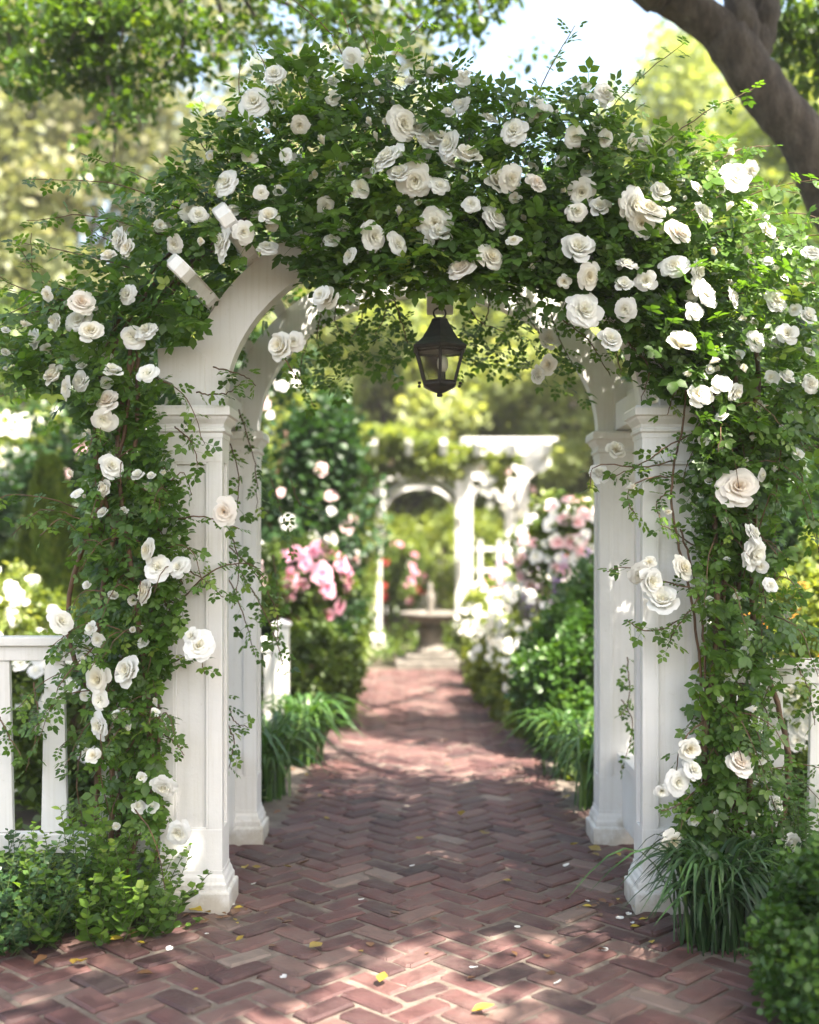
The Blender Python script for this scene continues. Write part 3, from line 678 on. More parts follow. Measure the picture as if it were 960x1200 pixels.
# the many small, half hidden blooms and opening buds of each plant, one part
tops = TPX; sm = {'L': [], 'R': []}
SMT = []
for me in (bloom_mesh('small', M['white_petal'], CUP, 41, 5, 4), bloom_mesh('small', M['cream_petal'], [(3,.2,.6,1.5,.0),(5,.55,.5,1.0,.15),(6,.95,.3,.7,.3)], 42, 5, 4), bloom_mesh('small', M['white_petal'], BUD, 43, 5, 4)):
    V = np.empty(len(me.vertices)*3); me.vertices.foreach_get('co', V); fl_ = np.empty(len(me.loops), np.int32); me.loops.foreach_get('vertex_index', fl_)
    t_ = Tmpl(V.reshape(-1, 3), [(0,1,2)]); t_.flat = fl_; t_.sz = np.array([p.loop_total for p in me.polygons]); q_ = np.empty(len(me.vertices), np.float32); me.attributes['rnd'].data.foreach_get('value', q_); t_.r = q_; SMT.append(t_)
def small_blooms(poly, n, y0, y1):
    q = sample_poly(poly, n)
    for x, z in q:
        px = x*F/Yf+480; py = HZ-(z-EYE)*F/Yf
        if not far_enough(px, py, 13) or (150 < px < 345 and py > 285 and py < 470) or (485 < px < 545 and py > 295): continue
        k = int(R.integers(0, 3)); y = y0+(y1-y0)*R.random(); d = norm(np.array([R.normal()*.5, -1, .3+R.normal()*.5]))
        V, f, sz, r = scatter(SMT[k], np.array([[x, y, z]]), np.cross(d, [.1, .2, 1.])[None], d[None], np.array([(.016+.016*R.random())*(1.2 if k == 2 else 1)]), np.array([0.]))
        sm['L' if x < CX else 'R'].append((V, f, sz, SMT[k].r.copy()))
small_blooms(TOP, 330, 4.34, 4.50); small_blooms(TOP[:25], 10, 4.34, 4.5); small_blooms(LCOL, 34, 4.40, 4.46); small_blooms(RCOL, 34, 4.40, 4.46)
for i in range(90):      # blooms over the roof, seen from other sides
    t = PI*R.random(); a = .95+.35*R.random(); x = CX-(A0+.3)*math.cos(t)*a; z = ZS+(B0+.3)*math.sin(t)*a
    V, f, sz, r = scatter(SMT[i % 2], np.array([[x, 4.8+1.2*R.random(), z]]), rdir(1), np.array([[x-CX, .2, z-1.9]]), np.array([.035]), np.array([0.]))
    sm['L' if x < CX else 'R'].append((V, f, sz, SMT[i % 2].r.copy()))
for key in 'LR':
    kind(link('small_blooms', mesh_np('small_blooms', *merge(sm[key])), roots[key], M['white_petal']), 'stuff')
print('blooms', cnt, len(sm['L']), len(sm['R']))

# ---------------------------------------------------------------- generic plants
def foliage_blob(c, rad, n, leaf, shell=.55, clumps=0, csize=.25, tmpl=None, seedn=0, lo=.0, upw=.6):
    c = np.array(c, float); rad = np.array(rad, float)
    if clumps:
        q = rdir(clumps)*(shell+(1-shell)*R.random((clumps, 1))**.6); q = q[q[:, 2] > -.95]
        k = R.integers(0, len(q), n); dq = rdir(n)*R.random((n, 1))**.5
        sc = csize*(.6+.8*R.random(len(q)))
        u = q[k]+dq*sc[k][:, None]
        rn0 = R.normal(size=len(q))*.16
        rn = np.clip(.45+rn0[k]+R.normal(size=n)*.15, 0, 1)
        outd = norm(dq+u*.4)
    else:
        u = rdir(n)*(shell+(1-shell)*R.random((n, 1))); u *= (1+.12*clumpnoise(u, 3.2, seedn))[:, None]
        rn = np.clip(.45+.2*clumpnoise(u, 4, seedn+1)+R.normal(size=n)*.16, 0, 1); outd = u
    pos = c+u*rad; keep = pos[:, 2] > lo+.01
    pos = pos[keep]; outd = outd[keep]; rn = rn[keep]; n = len(pos)
    d = norm(outd*.7+rdir(n)*.7); up = norm(rdir(n)*.6+np.array([0, 0, upw])+outd*.4)
    return scatter(tmpl or T_QUAD, pos, d, up, leaf*(.7+.6*R.random(n)), rn)
def shrub(name, label, cat, c, rad, n, leaf, mat, clumps=0, csize=.25, shell=.6, group=None, tmpl=None, flowers=None, seedn=None):
    t = thing(name, label, cat, (c[0], c[1], 0), group)
    sd = int(R.integers(0, 999)) if seedn is None else seedn
    link('foliage', mesh_np('foliage', *foliage_blob(c, rad, n, leaf, shell, clumps, csize, tmpl, sd)), t, mat)
    ps = []
    for k in range(6):
        a = R.random()*6.28; e = np.array([c[0]+rad[0]*.5*math.cos(a), c[1]+rad[1]*.5*math.sin(a), c[2]+rad[2]*.25])
        ps.append((smoothpath([(c[0]+.03*math.cos(a), c[1]+.03*math.sin(a), -.01), ((c[0]*2+e[0])/3, (c[1]*2+e[1])/3, e[2]*.55), e], 8), np.linspace(.012, .004, 8)))
    link('stem', mesh_np('stem', *tube(ps, 5)), t, M['cane'])
    if flowers:
        meshes, cnt_, s, front = flowers
        for k in range(cnt_):
            u = rdir(1)[0]; u[1] = -abs(u[1]) if front else u[1]; u[2] = abs(u[2])*1.0-.25 if R.random() < .8 else u[2]
            u = u/np.linalg.norm(u); pos = np.array(c)+u*np.array(rad)*(.97+.08*R.random())
            if pos[2] < .06: pos[2] = .08+.1*R.random()
            place('blossom', meshes[int(R.integers(0, len(meshes)))], t, pos, u+np.array([0, -.6, .3]), s*(.75+.5*R.random()))
    return t
LOWF = [(5,.25,.35,.8,.0), (5,.62,.35,.75,.15), (6,1.0,.15,.62,.2)]
def lowbloom(nm, seed): return bloom_mesh('blossom', M[nm], LOWF, seed, 4, 3)
BW = [lowbloom('white_petal', 21), lowbloom('white_petal', 22), lowbloom('cream_petal', 23)]
BPK = [lowbloom('pink_petal', 24), lowbloom('pink_petal', 25), lowbloom('pink_petal', 29)]
BPP = [lowbloom('palepink_petal', 26), lowbloom('white_petal', 27)]
BOR = [lowbloom('orange_petal', 28)]; BYE = [lowbloom('yellow_petal', 31)]; BRD = [lowbloom('red_petal', 32)]
T_SM = LEAF(.42, .08, .08)

def strap_clump(label, c, n, L, w, group, spread=1.0, mat='strap_leaf'):
    t = thing('strap_leaf_clump', label, 'grassy plant', (c[0], c[1], 0), group)
    parts = []; m = 9
    for k in range(n):
        a = R.random()*6.28; l = L*(.6+.5*R.random()); le = spread*(.30+1.0*R.random()); ww = w*(.7+.6*R.random())
        s = np.linspace(0, 1, m); hx = l*le*(s**1.5)*.75; hz = l*(np.sin(s*PI*.5*(1+.35*le))*.85) * (1-.25*le*s**3)
        b0 = np.array([c[0]+R.normal()*L*.10, c[1]+R.normal()*L*.10, 0]); ca, sa = math.cos(a), math.sin(a); jit = R.normal()*.25
        ctr = np.column_stack([b0[0]+hx*np.cos(a+jit*s), b0[1]+hx*np.sin(a+jit*s), hz+.0])
        wid = ww*np.sin(np.clip(s*.93+.07, 0, 1)*PI)**.6; wid[-1] = .001; wid[0] = ww*.5
        sd = np.array([-sa, ca, 0.])
        V = np.empty((m, 3, 3)); V[:, 0] = ctr-sd*wid[:, None]; V[:, 2] = ctr+sd*wid[:, None]; V[:, 1] = ctr-np.array([0, 0, 1])*wid[:, None]*.5
        V = V.reshape(-1, 3); Fl = []
        for i in range(m-1):
            for j in (0, 1): Fl += [i*3+j, i*3+j+1, i*3+j+4, i*3+j+3]
        parts.append((V, np.array(Fl), np.full((m-1)*2, 4), np.full(len(V), np.clip(.45+R.normal()*.22, 0, 1))))
    link('foliage', mesh_np('foliage', *merge(parts)), t, M[mat]); return t

# near plants -------------------------------------------------
def sprig_shrub(label, c, rad, ns, leaf, mat, cat='shrub', name='leafy_shrub'):
    """low shrub made of upright leafy shoots"""
    t = thing(name, label, cat, (c[0], c[1], 0)); parts = []; ps = []
    for i in range(ns):
        a = R.random()*6.28; r = R.random()**.5; b = np.array([c[0]+rad[0]*r*math.cos(a), c[1]+rad[1]*r*math.sin(a), 0.])
        hgt = rad[2]*(.45+.6*R.random())*(1-.35*r**2)*(1+.25*math.sin(b[0]*9)); lean = np.array([math.cos(a)*r*.16, math.sin(a)*r*.16-.03, 0])+R.normal(size=3)*.03
        e = b+np.array([0, 0, hgt])+lean; mpt = (b+e)/2+R.normal(size=3)*.02
        p = smoothpath([b, mpt, e], 10); ps.append((p, np.linspace(.003, .0012, 10)))
        m = int(hgt/.0125); s = np.linspace(.15, 1, m); P0 = np.stack([np.interp(s, np.linspace(0, 1, 10), p[:, k]) for k in range(3)], 1)
        ang = np.arange(m)*2.4+R.random()*6; d = np.column_stack([np.cos(ang), np.sin(ang), .35+.3*R.random(m)])+R.normal(size=(m, 3))*.2
        parts.append(scatter(T_SM, P0, d, np.tile([0, -.2, 1.], (m, 1))+R.normal(size=(m, 3))*.3, leaf*(.6+.7*R.random(m))*(1-.35*s), np.clip(.30+.35*s+R.normal(size=m)*.14+.1*R.normal(), 0, 1)))
    link('foliage', mesh_np('foliage', *merge(parts)), t, mat); link('stem', mesh_np('stem', *tube(ps, 4)), t, M['green_cane']); return t
sprig_shrub('low leafy green shrub at the foot of the left pillar', (-1.24, 4.42, 0), (.30, .24, .40), 120, .050, M['rose_leaf'])
sprig_shrub('spreading small-leaved shrub in the bottom left corner beneath the picket fence', (-1.62, 4.36, 0), (.34, .30, .44), 190, .040, M['dark_leaf'])
sprig_shrub('leafy shrub right of the strappy clump, under the right picket fence', (1.62, 4.45, 0), (.26, .2, .50), 150, .040, M['box_leaf'])
shrub('boxwood_shrub', 'clipped round green boxwood in the bottom right corner of the photo', 'shrub', (1.50, 3.50, .22), (.38, .36, .36), 26000, .026, M['box_leaf'], 150, .20, .8, tmpl=T_SM)
g1 = 'strap-leaved clumps along the path'
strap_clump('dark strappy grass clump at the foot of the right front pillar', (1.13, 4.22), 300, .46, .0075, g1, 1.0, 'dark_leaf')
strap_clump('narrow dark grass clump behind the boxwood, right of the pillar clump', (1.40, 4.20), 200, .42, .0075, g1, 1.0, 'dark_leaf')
strap_clump('arching green clump on the left of the path just behind the arbor', (-.86, 6.7), 230, .56, .011, g1)
strap_clump('sunlit arching clump on the left path edge in front of the round bush', (-.72, 7.7), 230, .55, .011, g1)
strap_clump('green clump left of the path, hidden partly by the left rear pillar', (-1.2, 6.4), 160, .5, .011, g1)
strap_clump('dark arching clump on the right of the path beside the rear right pillar', (1.10, 6.45), 260, .56, .010, g1)
strap_clump('lighter arching clump on the right path edge, behind the dark clump', (1.05, 7.25), 230, .52, .010, g1)
# middle distance
gb = 'round clipped bushes in the beds'
shrub('round_bush', 'round green bush left of the path behind the sunlit clump', 'shrub', (-.80, 9.3, .40), (.36, .42, .42), 14000, .05, M['hedge_leaf'], 120, .22, .8, gb)
shrub('round_bush', 'small green bush at the left path edge nearest the birdbath', 'shrub', (-.9, 11.2, .40), (.42, .4, .42), 8000, .06, M['hedge_leaf'], 80, .25, .7, gb)
shrub('round_bush', 'dark green round bush right of the path behind the strappy clumps', 'shrub', (1.16, 8.1, .48), (.38, .45, .50), 14000, .05, M['box_leaf'], 120, .22, .8, gb)
shrub('round_bush', 'tall dark bush seen against the right rear pillar', 'shrub', (1.48, 8.4, .62), (.45, .5, .70), 12000, .055, M['box_leaf'], 90, .25, .7, gb)
# flower borders on the right
def perennial(label, c, h, n, fm, fs, nf, mat='lime_leaf', spike=False, group='flowering perennials in the right bed'):
    t = thing('flowering_perennial', label, 'flowering plant', (c[0], c[1], 0), group)
    parts = [foliage_blob((c[0], c[1], h*.35), (h*.32, h*.32, h*.42), n, .07, .2, 0)]
    ps = []; tips = []
    for k in range(nf):
        a = R.random()*6.28; r = h*.36*R.random()**.5; e = np.array([c[0]+r*math.cos(a), c[1]+r*math.sin(a), h*(.65+.45*R.random())])
        p = smoothpath([(c[0]+r*.3*math.cos(a), c[1]+r*.3*math.sin(a), 0), ((c[0]*1.2+e[0]*.8)/2, (c[1]*1.2+e[1]*.8)/2, e[2]*.5), e], 8); ps.append((p, np.linspace(.005, .003, 8))); tips.append(e)
        m = 6; s = R.random(m)*.8+.15; P0 = np.stack([np.interp(s, np.linspace(0, 1, 8), p[:, q]) for q in range(3)], 1)
        parts.append(scatter(T_QUAD, P0, rdir(m)+np.array([0, 0, .5]), rdir(m), .07*(.6+R.random(m)*.6), R.random(m)*.6+.3))
    link('foliage', mesh_np('foliage', *merge(parts)), t, M[mat]); link('stem', mesh_np('stem', *tube(ps, 4)), t, M['green_cane'])
    for e in tips:
        if spike:
            o = place('flower_spike', spike, t, e, (R.normal()*.1, R.normal()*.1, 1), .7)
            o.scale = (.8, .8, .7+.4*R.random())
        else: place('blossom', fm[int(R.integers(0, len(fm)))], t, e, (R.normal()*.5, -.8, .6), fs*(.7+.6*R.random()))
    return t
sp = []
for k in range(46):
    z = k/46; a = k*2.4; r = .035*(1-z*.75)
    sp.append((np.array([r*math.cos(a), r*math.sin(a), z*.28-.14]), np.array([math.cos(a), math.sin(a), .5])))
SPK = mesh_np('flower_spike', *scatter(Tmpl([(0,0,0),(.5,.4,.2),(.35,1,-.1),(-.35,1,-.1),(-.5,.4,.2)], [(0,1,2),(0,2,3),(0,3,4)]), np.array([a for a, b in sp]), np.array([b for a, b in sp]), np.tile([0,0,1.], (46,1)), np.full(46, .035), np.linspace(0, 1, 46)))
SPK.materials.append(M['purple_petal'])
pl = [
 ('low white flowers spilling onto the right path edge, nearest the clipped bush', (.93, 8.75), .55, BW, .034, 46, None),
 ('white flowering mound at the right path edge', (.86, 9.6), .65, BW, .034, 46, None),
 ('pale flowering mound at the right path edge closer to the birdbath', (.80, 10.6), .7, BW, .034, 44, None),
 ('airy cream flowers at the far end of the right path edge', (.78, 11.7), .8, BW, .034, 42, None),
 ('tall purple flower spikes behind the white mounds', (1.3, 9.6), 1.22, None, 0, 9, SPK),
 ('purple flower spikes beside the pale mound', (1.15, 10.8), 1.15, None, 0, 10, SPK),
 ('tall purple spikes against the pink and white shrub', (1.50, 9.0), 1.3, None, 0, 9, SPK),
 ('tall white daisies in the middle of the right bed', (1.15, 9.3), 1.0, BW, .032, 40, None),
 ('white daisies deeper in the right bed', (1.25, 10.3), 1.1, BW, .034, 36, None),
 ('yellow flowers among the white daisies', (1.45, 11.2), 1.2, BYE, .035, 14, None),
 ('white flowers near the pergola foot', (1.0, 12.8), 1.05, BW, .036, 30, None),
 ('orange flowers near the right side of the pergola', (1.5, 13.2), 1.3, BOR, .04, 14, None),
 ('pink flowers standing in front of the pergola on the right', (1.2, 14.0), 1.2, BPK, .045, 14, None),
]
for lb, c, h, fm, fs, nf, spk in pl: perennial(lb, c, h, 1500, fm, fs, nf, 'lime_leaf', spk)
shrub('flowering_shrub', 'large shrub of white and blush blossoms right of the path behind the rear pillar', 'flowering shrub', (1.42, 9.9, 1.38), (.50, .5, .52), 5000, .06, M['hedge_leaf'], 50, .25, .5, None, None, (BPP, 98, .055, True))
shrub('flowering_shrub', 'white flowering shrub beside the pergola, left of the blush one', 'flowering shrub', (1.30, 11.2, 1.0), (.34, .4, .42), 3500, .06, M['lime_leaf'], 40, .25, .5, None, None, (BW, 50, .07, True))
shrub('pink_rose_bush', 'bright pink rose bush behind the left rear pillar', 'rose bush', (-.90, 9.9, 1.15), (.38, .32, .36), 3600, .06, M['hedge_leaf'], 40, .25, .5, None, None, (BPK, 30, .075, True))
shrub('pink_rose_bush', 'pale pink rose bush left of the bright pink one', 'rose bush', (-1.42, 9.2, 1.15), (.36, .32, .40), 3600, .06, M['hedge_leaf'], 40, .25, .5, None, None, (BPP, 30, .07, True))
# rose-covered screen on the left beyond the arbour
tt = thing('rambling_rose', 'tall dark rambling rose dotted with cream blooms, left of the path beyond the arbor', 'climbing rose', (-1.5, 11.0, 0))
parts = [foliage_blob((-1.35, 11.0, 1.6), (.95, .6, 1.75), 20000, .085, .45, 150, .22), foliage_blob((-2.6, 11.3, 1.8), (1.3, .6, 1.9), 14000, .09, .45, 120, .22)]
link('foliage', mesh_np('foliage', *merge(parts)), tt, M['dark_leaf'])
ps = [(smoothpath([(-1.5+.1*k, 11+.1*R.normal(), 0), (-1.5+.2*k, 11, 1.2), (-1.6+.4*R.normal(), 11, 2.6)], 14), np.linspace(.03, .01, 14)) for k in range(-3, 4)]
link('cane', mesh_np('cane', *tube(ps, 6)), tt, M['cane'])
for k in range(96):
    u = rdir(1)[0]; u[1] = -abs(u[1])*.6-.3; u /= np.linalg.norm(u); c = (-1.35, 11.0, 1.6) if k < 70 else (-2.6, 11.3, 1.8); rad = (.95, .6, 1.75) if k < 70 else (1.3, .6, 1.9)
    place('rose_bloom', (BW+BPP[:1])[int(R.integers(0, 4))], tt, np.array(c)+u*np.array(rad)*.98, u+np.array([0, -.8, .2]), .055*(.7+.6*R.random()))

# ---------------------------------------------------------------- fences
def fence(label, x0, x1, y, ztop, zlow, spacing, group='white picket fences', pw=.088, first=None, taper=True, post=None):
    t = thing('picket_fence', label, 'fence', ((x0+x1)/2, y, 0), group)
    bm = bmesh.new(); bx(bm, x0, x1, y-.045, y+.045, ztop-.038, ztop, .006); bx(bm, x0, x1, y-.025, y+.025, ztop-.10, ztop-.040, .004); finish('top_rail', bm, M['white_paint'], t)
    bm = bmesh.new(); bx(bm, x0, x1, y-.03, y+.03, zlow-.04, zlow+.04, .005); finish('bottom_rail', bm, M['white_paint'], t)
    x = x0+spacing/2 if first is None else first
    while x < x1-pw/2:
        bm = bmesh.new(); bx(bm, x-pw/2, x+pw/2, y-.014, y+.014, zlow+.042, ztop-.102, .004)
        for v in bm.verts:
            if taper: v.co.x = x+(v.co.x-x)*(.80+.32*max(0, min(1, (ztop-.1-v.co.z)/.6)))
        finish('picket', bm, M['white_paint'], t); x += spacing
    for px in (post or []):
        bm = bmesh.new(); bx(bm, px-.05, px+.05, y-.05, y+.05, -.02, ztop+.08, .006); sqlathe(bm, px, y, .05, .05, [(.015, ztop+.081), (.015, ztop+.10), (-.045, ztop+.13)]); finish('post', bm, M['white_paint'], t)
    return t
fence('white picket fence running left from the left front pillar', -2.65, -1.02, 4.72, 1.115, .26, .225, pw=.098, first=-2.374, post=[-2.72])
fence('white picket fence running right from the right front pillar', 1.22, 2.7, 4.72, 1.02, .26, .19, first=1.322, post=[2.78])
fence('short white picket fence left of the path beyond the arbor', -2.6, -.93, 8.0, .84, .15, .19, post=[-.90])
fence('low white picket fence beyond the right flower bed', 1.9, 4.6, 8.2, .95, .15, .19, post=[1.85])
fence('white garden fence closing the lawn far behind the pergola', -6, 6, 22.0, 1.15, .2, .16, pw=.12, taper=False)

# ---------------------------------------------------------------- pergola and birdbath
pg = thing('garden_pergola', 'white pergola with arched openings and slatted roof at the end of the path', 'pergola', (.6, 16.5, 0))
def xat(px, Y): return (px-480)*Y/F
posts = [(xat(441,16), 16.0), (xat(547,16), 16.0), (xat(612,16), 16.0), (xat(441,16), 18.0), (xat(547,16), 18.0), (xat(612,16), 18.0)]
for x, y in posts:
    bm = bmesh.new(); bx(bm, x-.075, x+.075, y-.075, y+.075, 0, 2.50, .008)
    p = finish('post', bm, M['white_paint'], pg); bm = bmesh.new(); sqlathe(bm, x, y, .075, .075, [(.035, 0), (.035, .2), (.003, .24)]); finish('plinth', bm, M['white_paint'], p)
for y in (16.0, 18.0):
    bm = bmesh.new(); loop = [(-1.1, 2.60), (-1.0, 2.504), (1.85, 2.504), (1.98, 2.60), (1.98, 2.70), (-1.1, 2.70)]
    extr(bm, loop, y-.09, y-.045); extr(bm, loop, y+.045, y+.09); finish('beam', bm, M['white_paint'], pg)
    for (xa, xb) in ((xat(441,16)+.075, xat(547,16)-.075), (xat(547,16)+.075, xat(612,16)-.075)):
        bm = bmesh.new(); cx = (xa+xb)/2; a = (xb-xa)/2; n = 20; zz = 1.95; b = .42; bt = .075
        I = [(cx-a*math.cos(PI*k/n), zz+b*math.sin(PI*k/n)) for k in range(n+1)]; O = [(cx-(a+.001)*(1 if k in (0,) else 1)*math.cos(PI*k/n)*(1.0), zz+(b+bt)*math.sin(PI*k/n)+.0) for k in range(n+1)]
        for k in range(n):
            if k == 0 or k == n-1: pass
            q = [I[k], I[k+1], O[k+1], O[k]]
            A = [bm.verts.new((p_[0], y-.03, p_[1])) for p_ in q]; B = [bm.verts.new((p_[0], y+.03, p_[1])) for p_ in q]
            bm.faces.new(A); bm.faces.new(B[::-1]); bm.faces.new([A[0], B[0], B[1], A[1]]); bm.faces.new([A[3], A[2], B[2], B[3]])
        finish('arched_brace', bm, M['white_paint'], pg)
for k in range(7):
    x = -.95+k*.47; bm = bmesh.new()
    extr(bm, [(15.35, 2.84), (15.42, 2.703), (18.5, 2.703), (18.6, 2.84), (18.6, 2.92), (15.35, 2.92)], x-.045, x+.045, 'x'); finish('rafter', bm, M['white_paint'], pg)
for k in range(4):
    y = 15.75+k*.8; bm = bmesh.new(); bx(bm, .72, 2.05, y-.035, y+.035, 2.922, 2.97, .004); finish('roof_slat', bm, M['white_paint'], pg)
bm = bmesh.new()
for x in (xat(563,15.9), xat(585,15.9), xat(603,15.9)): bx(bm, x-.025, x+.025, 15.88, 15.92, .02, 1.55, .003)
for z in (.5, .8, 1.1, 1.4): bx(bm, xat(556,15.9), xat(606,15.9), 15.925, 15.955, z, z+.05, .003)
finish('trellis', bm, M['white_paint'], pg)
bm = bmesh.new()
for x in (xat(410,15.9), xat(424,15.9)): bx(bm, x-.025, x+.025, 15.88, 15.92, .02, 1.55, .003)
for z in (.5, .8, 1.1, 1.4): bx(bm, xat(408,15.9), xat(434,15.9), 15.925, 15.955, z, z+.05, .003)
finish('trellis', bm, M['white_paint'], pg)
tt = thing('climbing_rose', 'climbing rose draped over the distant pergola roof and posts', 'climbing rose', (-.5, 16.2, 0))
parts = [foliage_blob((-.55, 16.1, 2.75), (.75, .6, .34), 3500, .09, .2, 40, .3), foliage_blob((1.30, 15.9, 2.55), (.26, .3, .22), 1200, .09, .2, 20, .3), foliage_blob((-.62, 15.85, 1.6), (.22, .2, 1.3), 1500, .09, .2, 24, .3), foliage_blob((.3, 15.8, 2.66), (.75, .35, .22), 2600, .08, .2, 34, .3), foliage_blob((-.25, 15.6, 2.95), (.7, .5, .14), 1200, .08, .2, 24, .3)]
link('foliage', mesh_np('foliage', *merge(parts)), tt, M['lime_leaf'])
link('cane', mesh_np('cane', *tube([(smoothpath([(-.55, 15.85, 0), (-.6, 15.83, 1.2), (-.5, 15.9, 2.6)], 12), np.linspace(.03, .015, 12)), (smoothpath([(-.5, 15.9, 2.6), (.4, 15.85, 2.8), (1.3, 15.8, 2.4)], 12), np.linspace(.015, .01, 12))], 6)), tt, M['cane'])
for k in range(50):
    c, rad = (((-.55, 16.1, 2.75), (.75, .6, .34)), ((1.35, 15.9, 2.25), (.38, .3, .42)))[k % 2]
    u = rdir(1)[0]; u[1] = -abs(u[1]); place('rose_bloom', (BW+BPP)[int(R.integers(0, 5))], tt, np.array(c)+u*np.array(rad), u+np.array([0, -.5, .3]), .055)
FX, FY = (505-480)*13.6/F, 13.9
fo = thing('birdbath', 'grey stone birdbath on a stepped base at the end of the path', 'birdbath', (FX, FY, 0))
bm = bmesh.new(); bx(bm, FX-.42, FX+.42, FY-.42, FY+.42, -.02, .09, .015); bx(bm, FX-.30, FX+.30, FY-.30, FY+.30, .092, .16, .012); finish('base', bm, M['stone'], fo)
bm = bmesh.new(); lathe(bm, FX, FY, [(.21, .162), (.21, .20), (.17, .23), (.14, .28), (.15, .38), (.17, .46), (.14, .50), (.13, .52)], 24); finish('pedestal', bm, M['stone'], fo, True)
bm = bmesh.new(); lathe(bm, FX, FY, [(.13, .522), (.24, .55), (.35, .60), (.38, .635), (.38, .66), (.35, .66), (.30, .62), (.15, .585), (.05, .58)], 28); finish('bowl', bm, M['stone'], fo, True)
bm = bmesh.new(); lathe(bm, FX, FY, [(.07, .582), (.05, .62), (.035, .72), (.06, .80), (.05, .88), (.025, .93), (.035, .98), (.008, 1.03)], 16); finish('finial', bm, M['stone'], fo, True)

# ---------------------------------------------------------------- trees
def limb_paths(base, forks, r0):
    return []
def tree(label, c, h, rad, n, leaf, mat, clumps, csize=.22, tz=.62, name='garden_tree', group='trees around the garden', trunk_r=.16, shell=.35):
    t = thing(name, label, 'tree', (c[0], c[1], 0), group)
    cz = h*tz; rr = (rad, rad, h-cz)
    top = np.array([c[0], c[1], cz])
    q = rdir(clumps)*(shell+(1-shell)*R.random((clumps, 1))**.7)
    q[:, 2] = np.where(q[:, 2] < -.8, -q[:, 2], q[:, 2])
    k = R.integers(0, clumps, n); dq = rdir(n)*R.random((n, 1))**.45; s = csize*(.55+.9*R.random(clumps)); sh = np.array([1, 1, .7])
    u = q[k]+dq*s[k][:, None]*sh
    rn = np.clip(.45+(R.normal(size=clumps)*.15)[k]+R.normal(size=n)*.15, 0, 1)
    pos = top+u*np.array(rr); keep = pos[:, 2] > .15; pos = pos[keep]; u = u[keep]; rn = rn[keep]; m = len(pos)
    d = norm(u*.3+rdir(m)*.9+np.array([0, 0, -.2])); up = norm(rdir(m)*.7+np.array([0, 0, .7]))
    link('crown', mesh_np('crown', *scatter(T_QUAD, pos, d, up, leaf*(.7+.6*R.random(m)), rn)), t, mat)
    ps = [(smoothpath([(c[0], c[1], -.05), (c[0]+.1*R.normal(), c[1], cz*.5), (c[0]+.15*R.normal(), c[1], cz), (c[0], c[1], h*.9)], 16), np.linspace(trunk_r, trunk_r*.25, 16))]
    for qq in q[:min(clumps, 26)]:
        e = top+qq*np.array(rr)*.95; b = np.array([c[0], c[1], max(.8, min(e[2]-.5, cz)*(.5+.4*R.random()))])
        ps.append((smoothpath([b, (b+e)/2+np.array([0, 0, .2])+R.normal(size=3)*.15, e], 9), np.linspace(trunk_r*.4, trunk_r*.08, 9)))
    link('trunk', mesh_np('trunk', *tube(ps, 7)), t, M['bark']); return t
# big shade tree on the right whose limb crosses the top right corner
st = thing('shade_tree', 'large tree whose thick grey limb crosses the top right corner', 'tree', (4.3, 7.6, 0))
fk = P(852, 42, 7.0)
ps = []
def wob(p, a=.02): p = p.copy(); p[1:-1] += R.normal(size=(len(p)-2, 3))*a; return p
lp = smoothpath([(4.3, 7.6, -.1), (4.1, 7.5, 1.2), (3.4, 7.3, 2.7), P(985, 240, 7.1), P(940, 160, 7.0), P(890, 100, 7.0), fk], 44); ps.append((wob(lp, .006), np.concatenate([np.linspace(.28, .146, 30), np.linspace(.145, .142, 14)])))
ps.append((wob(smoothpath([P(880, 88, 7.0), P(845, 38, 7.0), P(790, 2, 6.95), P(740, -22, 6.8), P(640, -70, 6.6), P(480, -150, 6.2), P(300, -260, 5.6)], 34), .006), np.linspace(.138, .055, 34)))
ps.append((wob(smoothpath([P(872, 80, 7.0), P(868, 30, 7.0), P(862, -20, 7.05), P(840, -120, 7.2), P(820, -300, 7.3)], 24), .006), np.linspace(.12, .05, 24)))
ps.append((wob(smoothpath([P(880, 70, 7.02), P(896, 25, 7.05), P(905, -30, 7.1), P(960, -160, 7.3), P(1050, -320, 7.5)], 24), .006), np.linspace(.10, .05, 24)))
NB = []
for k in range(30):    # limbs overhead
    e = np.array([R.uniform(-4.0, 4.2), R.uniform(1.4, 8.6), 0]); e[2] = max(5.2, 1.5+.50*e[1]+1.2)+1.6*R.random()
    b = P(720-300*R.random(), -60-120*R.random(), 6.6); NB.append(e)
    ps.append((smoothpath([b, (b+e)/2+np.array([0, 0, .3])+R.normal(size=3)*.2, e], 12), np.linspace(.05, .012, 12)))
tv = list(tube(ps, 22)); V = tv[0]
V += .012*clumpnoise(V, 9, 77)[:, None]*norm(R.normal(size=3))+.007*np.stack([clumpnoise(V, 22, q) for q in (78, 79, 80)], 1)
link('trunk', mesh_np('trunk', *tv), st, M['bark'])
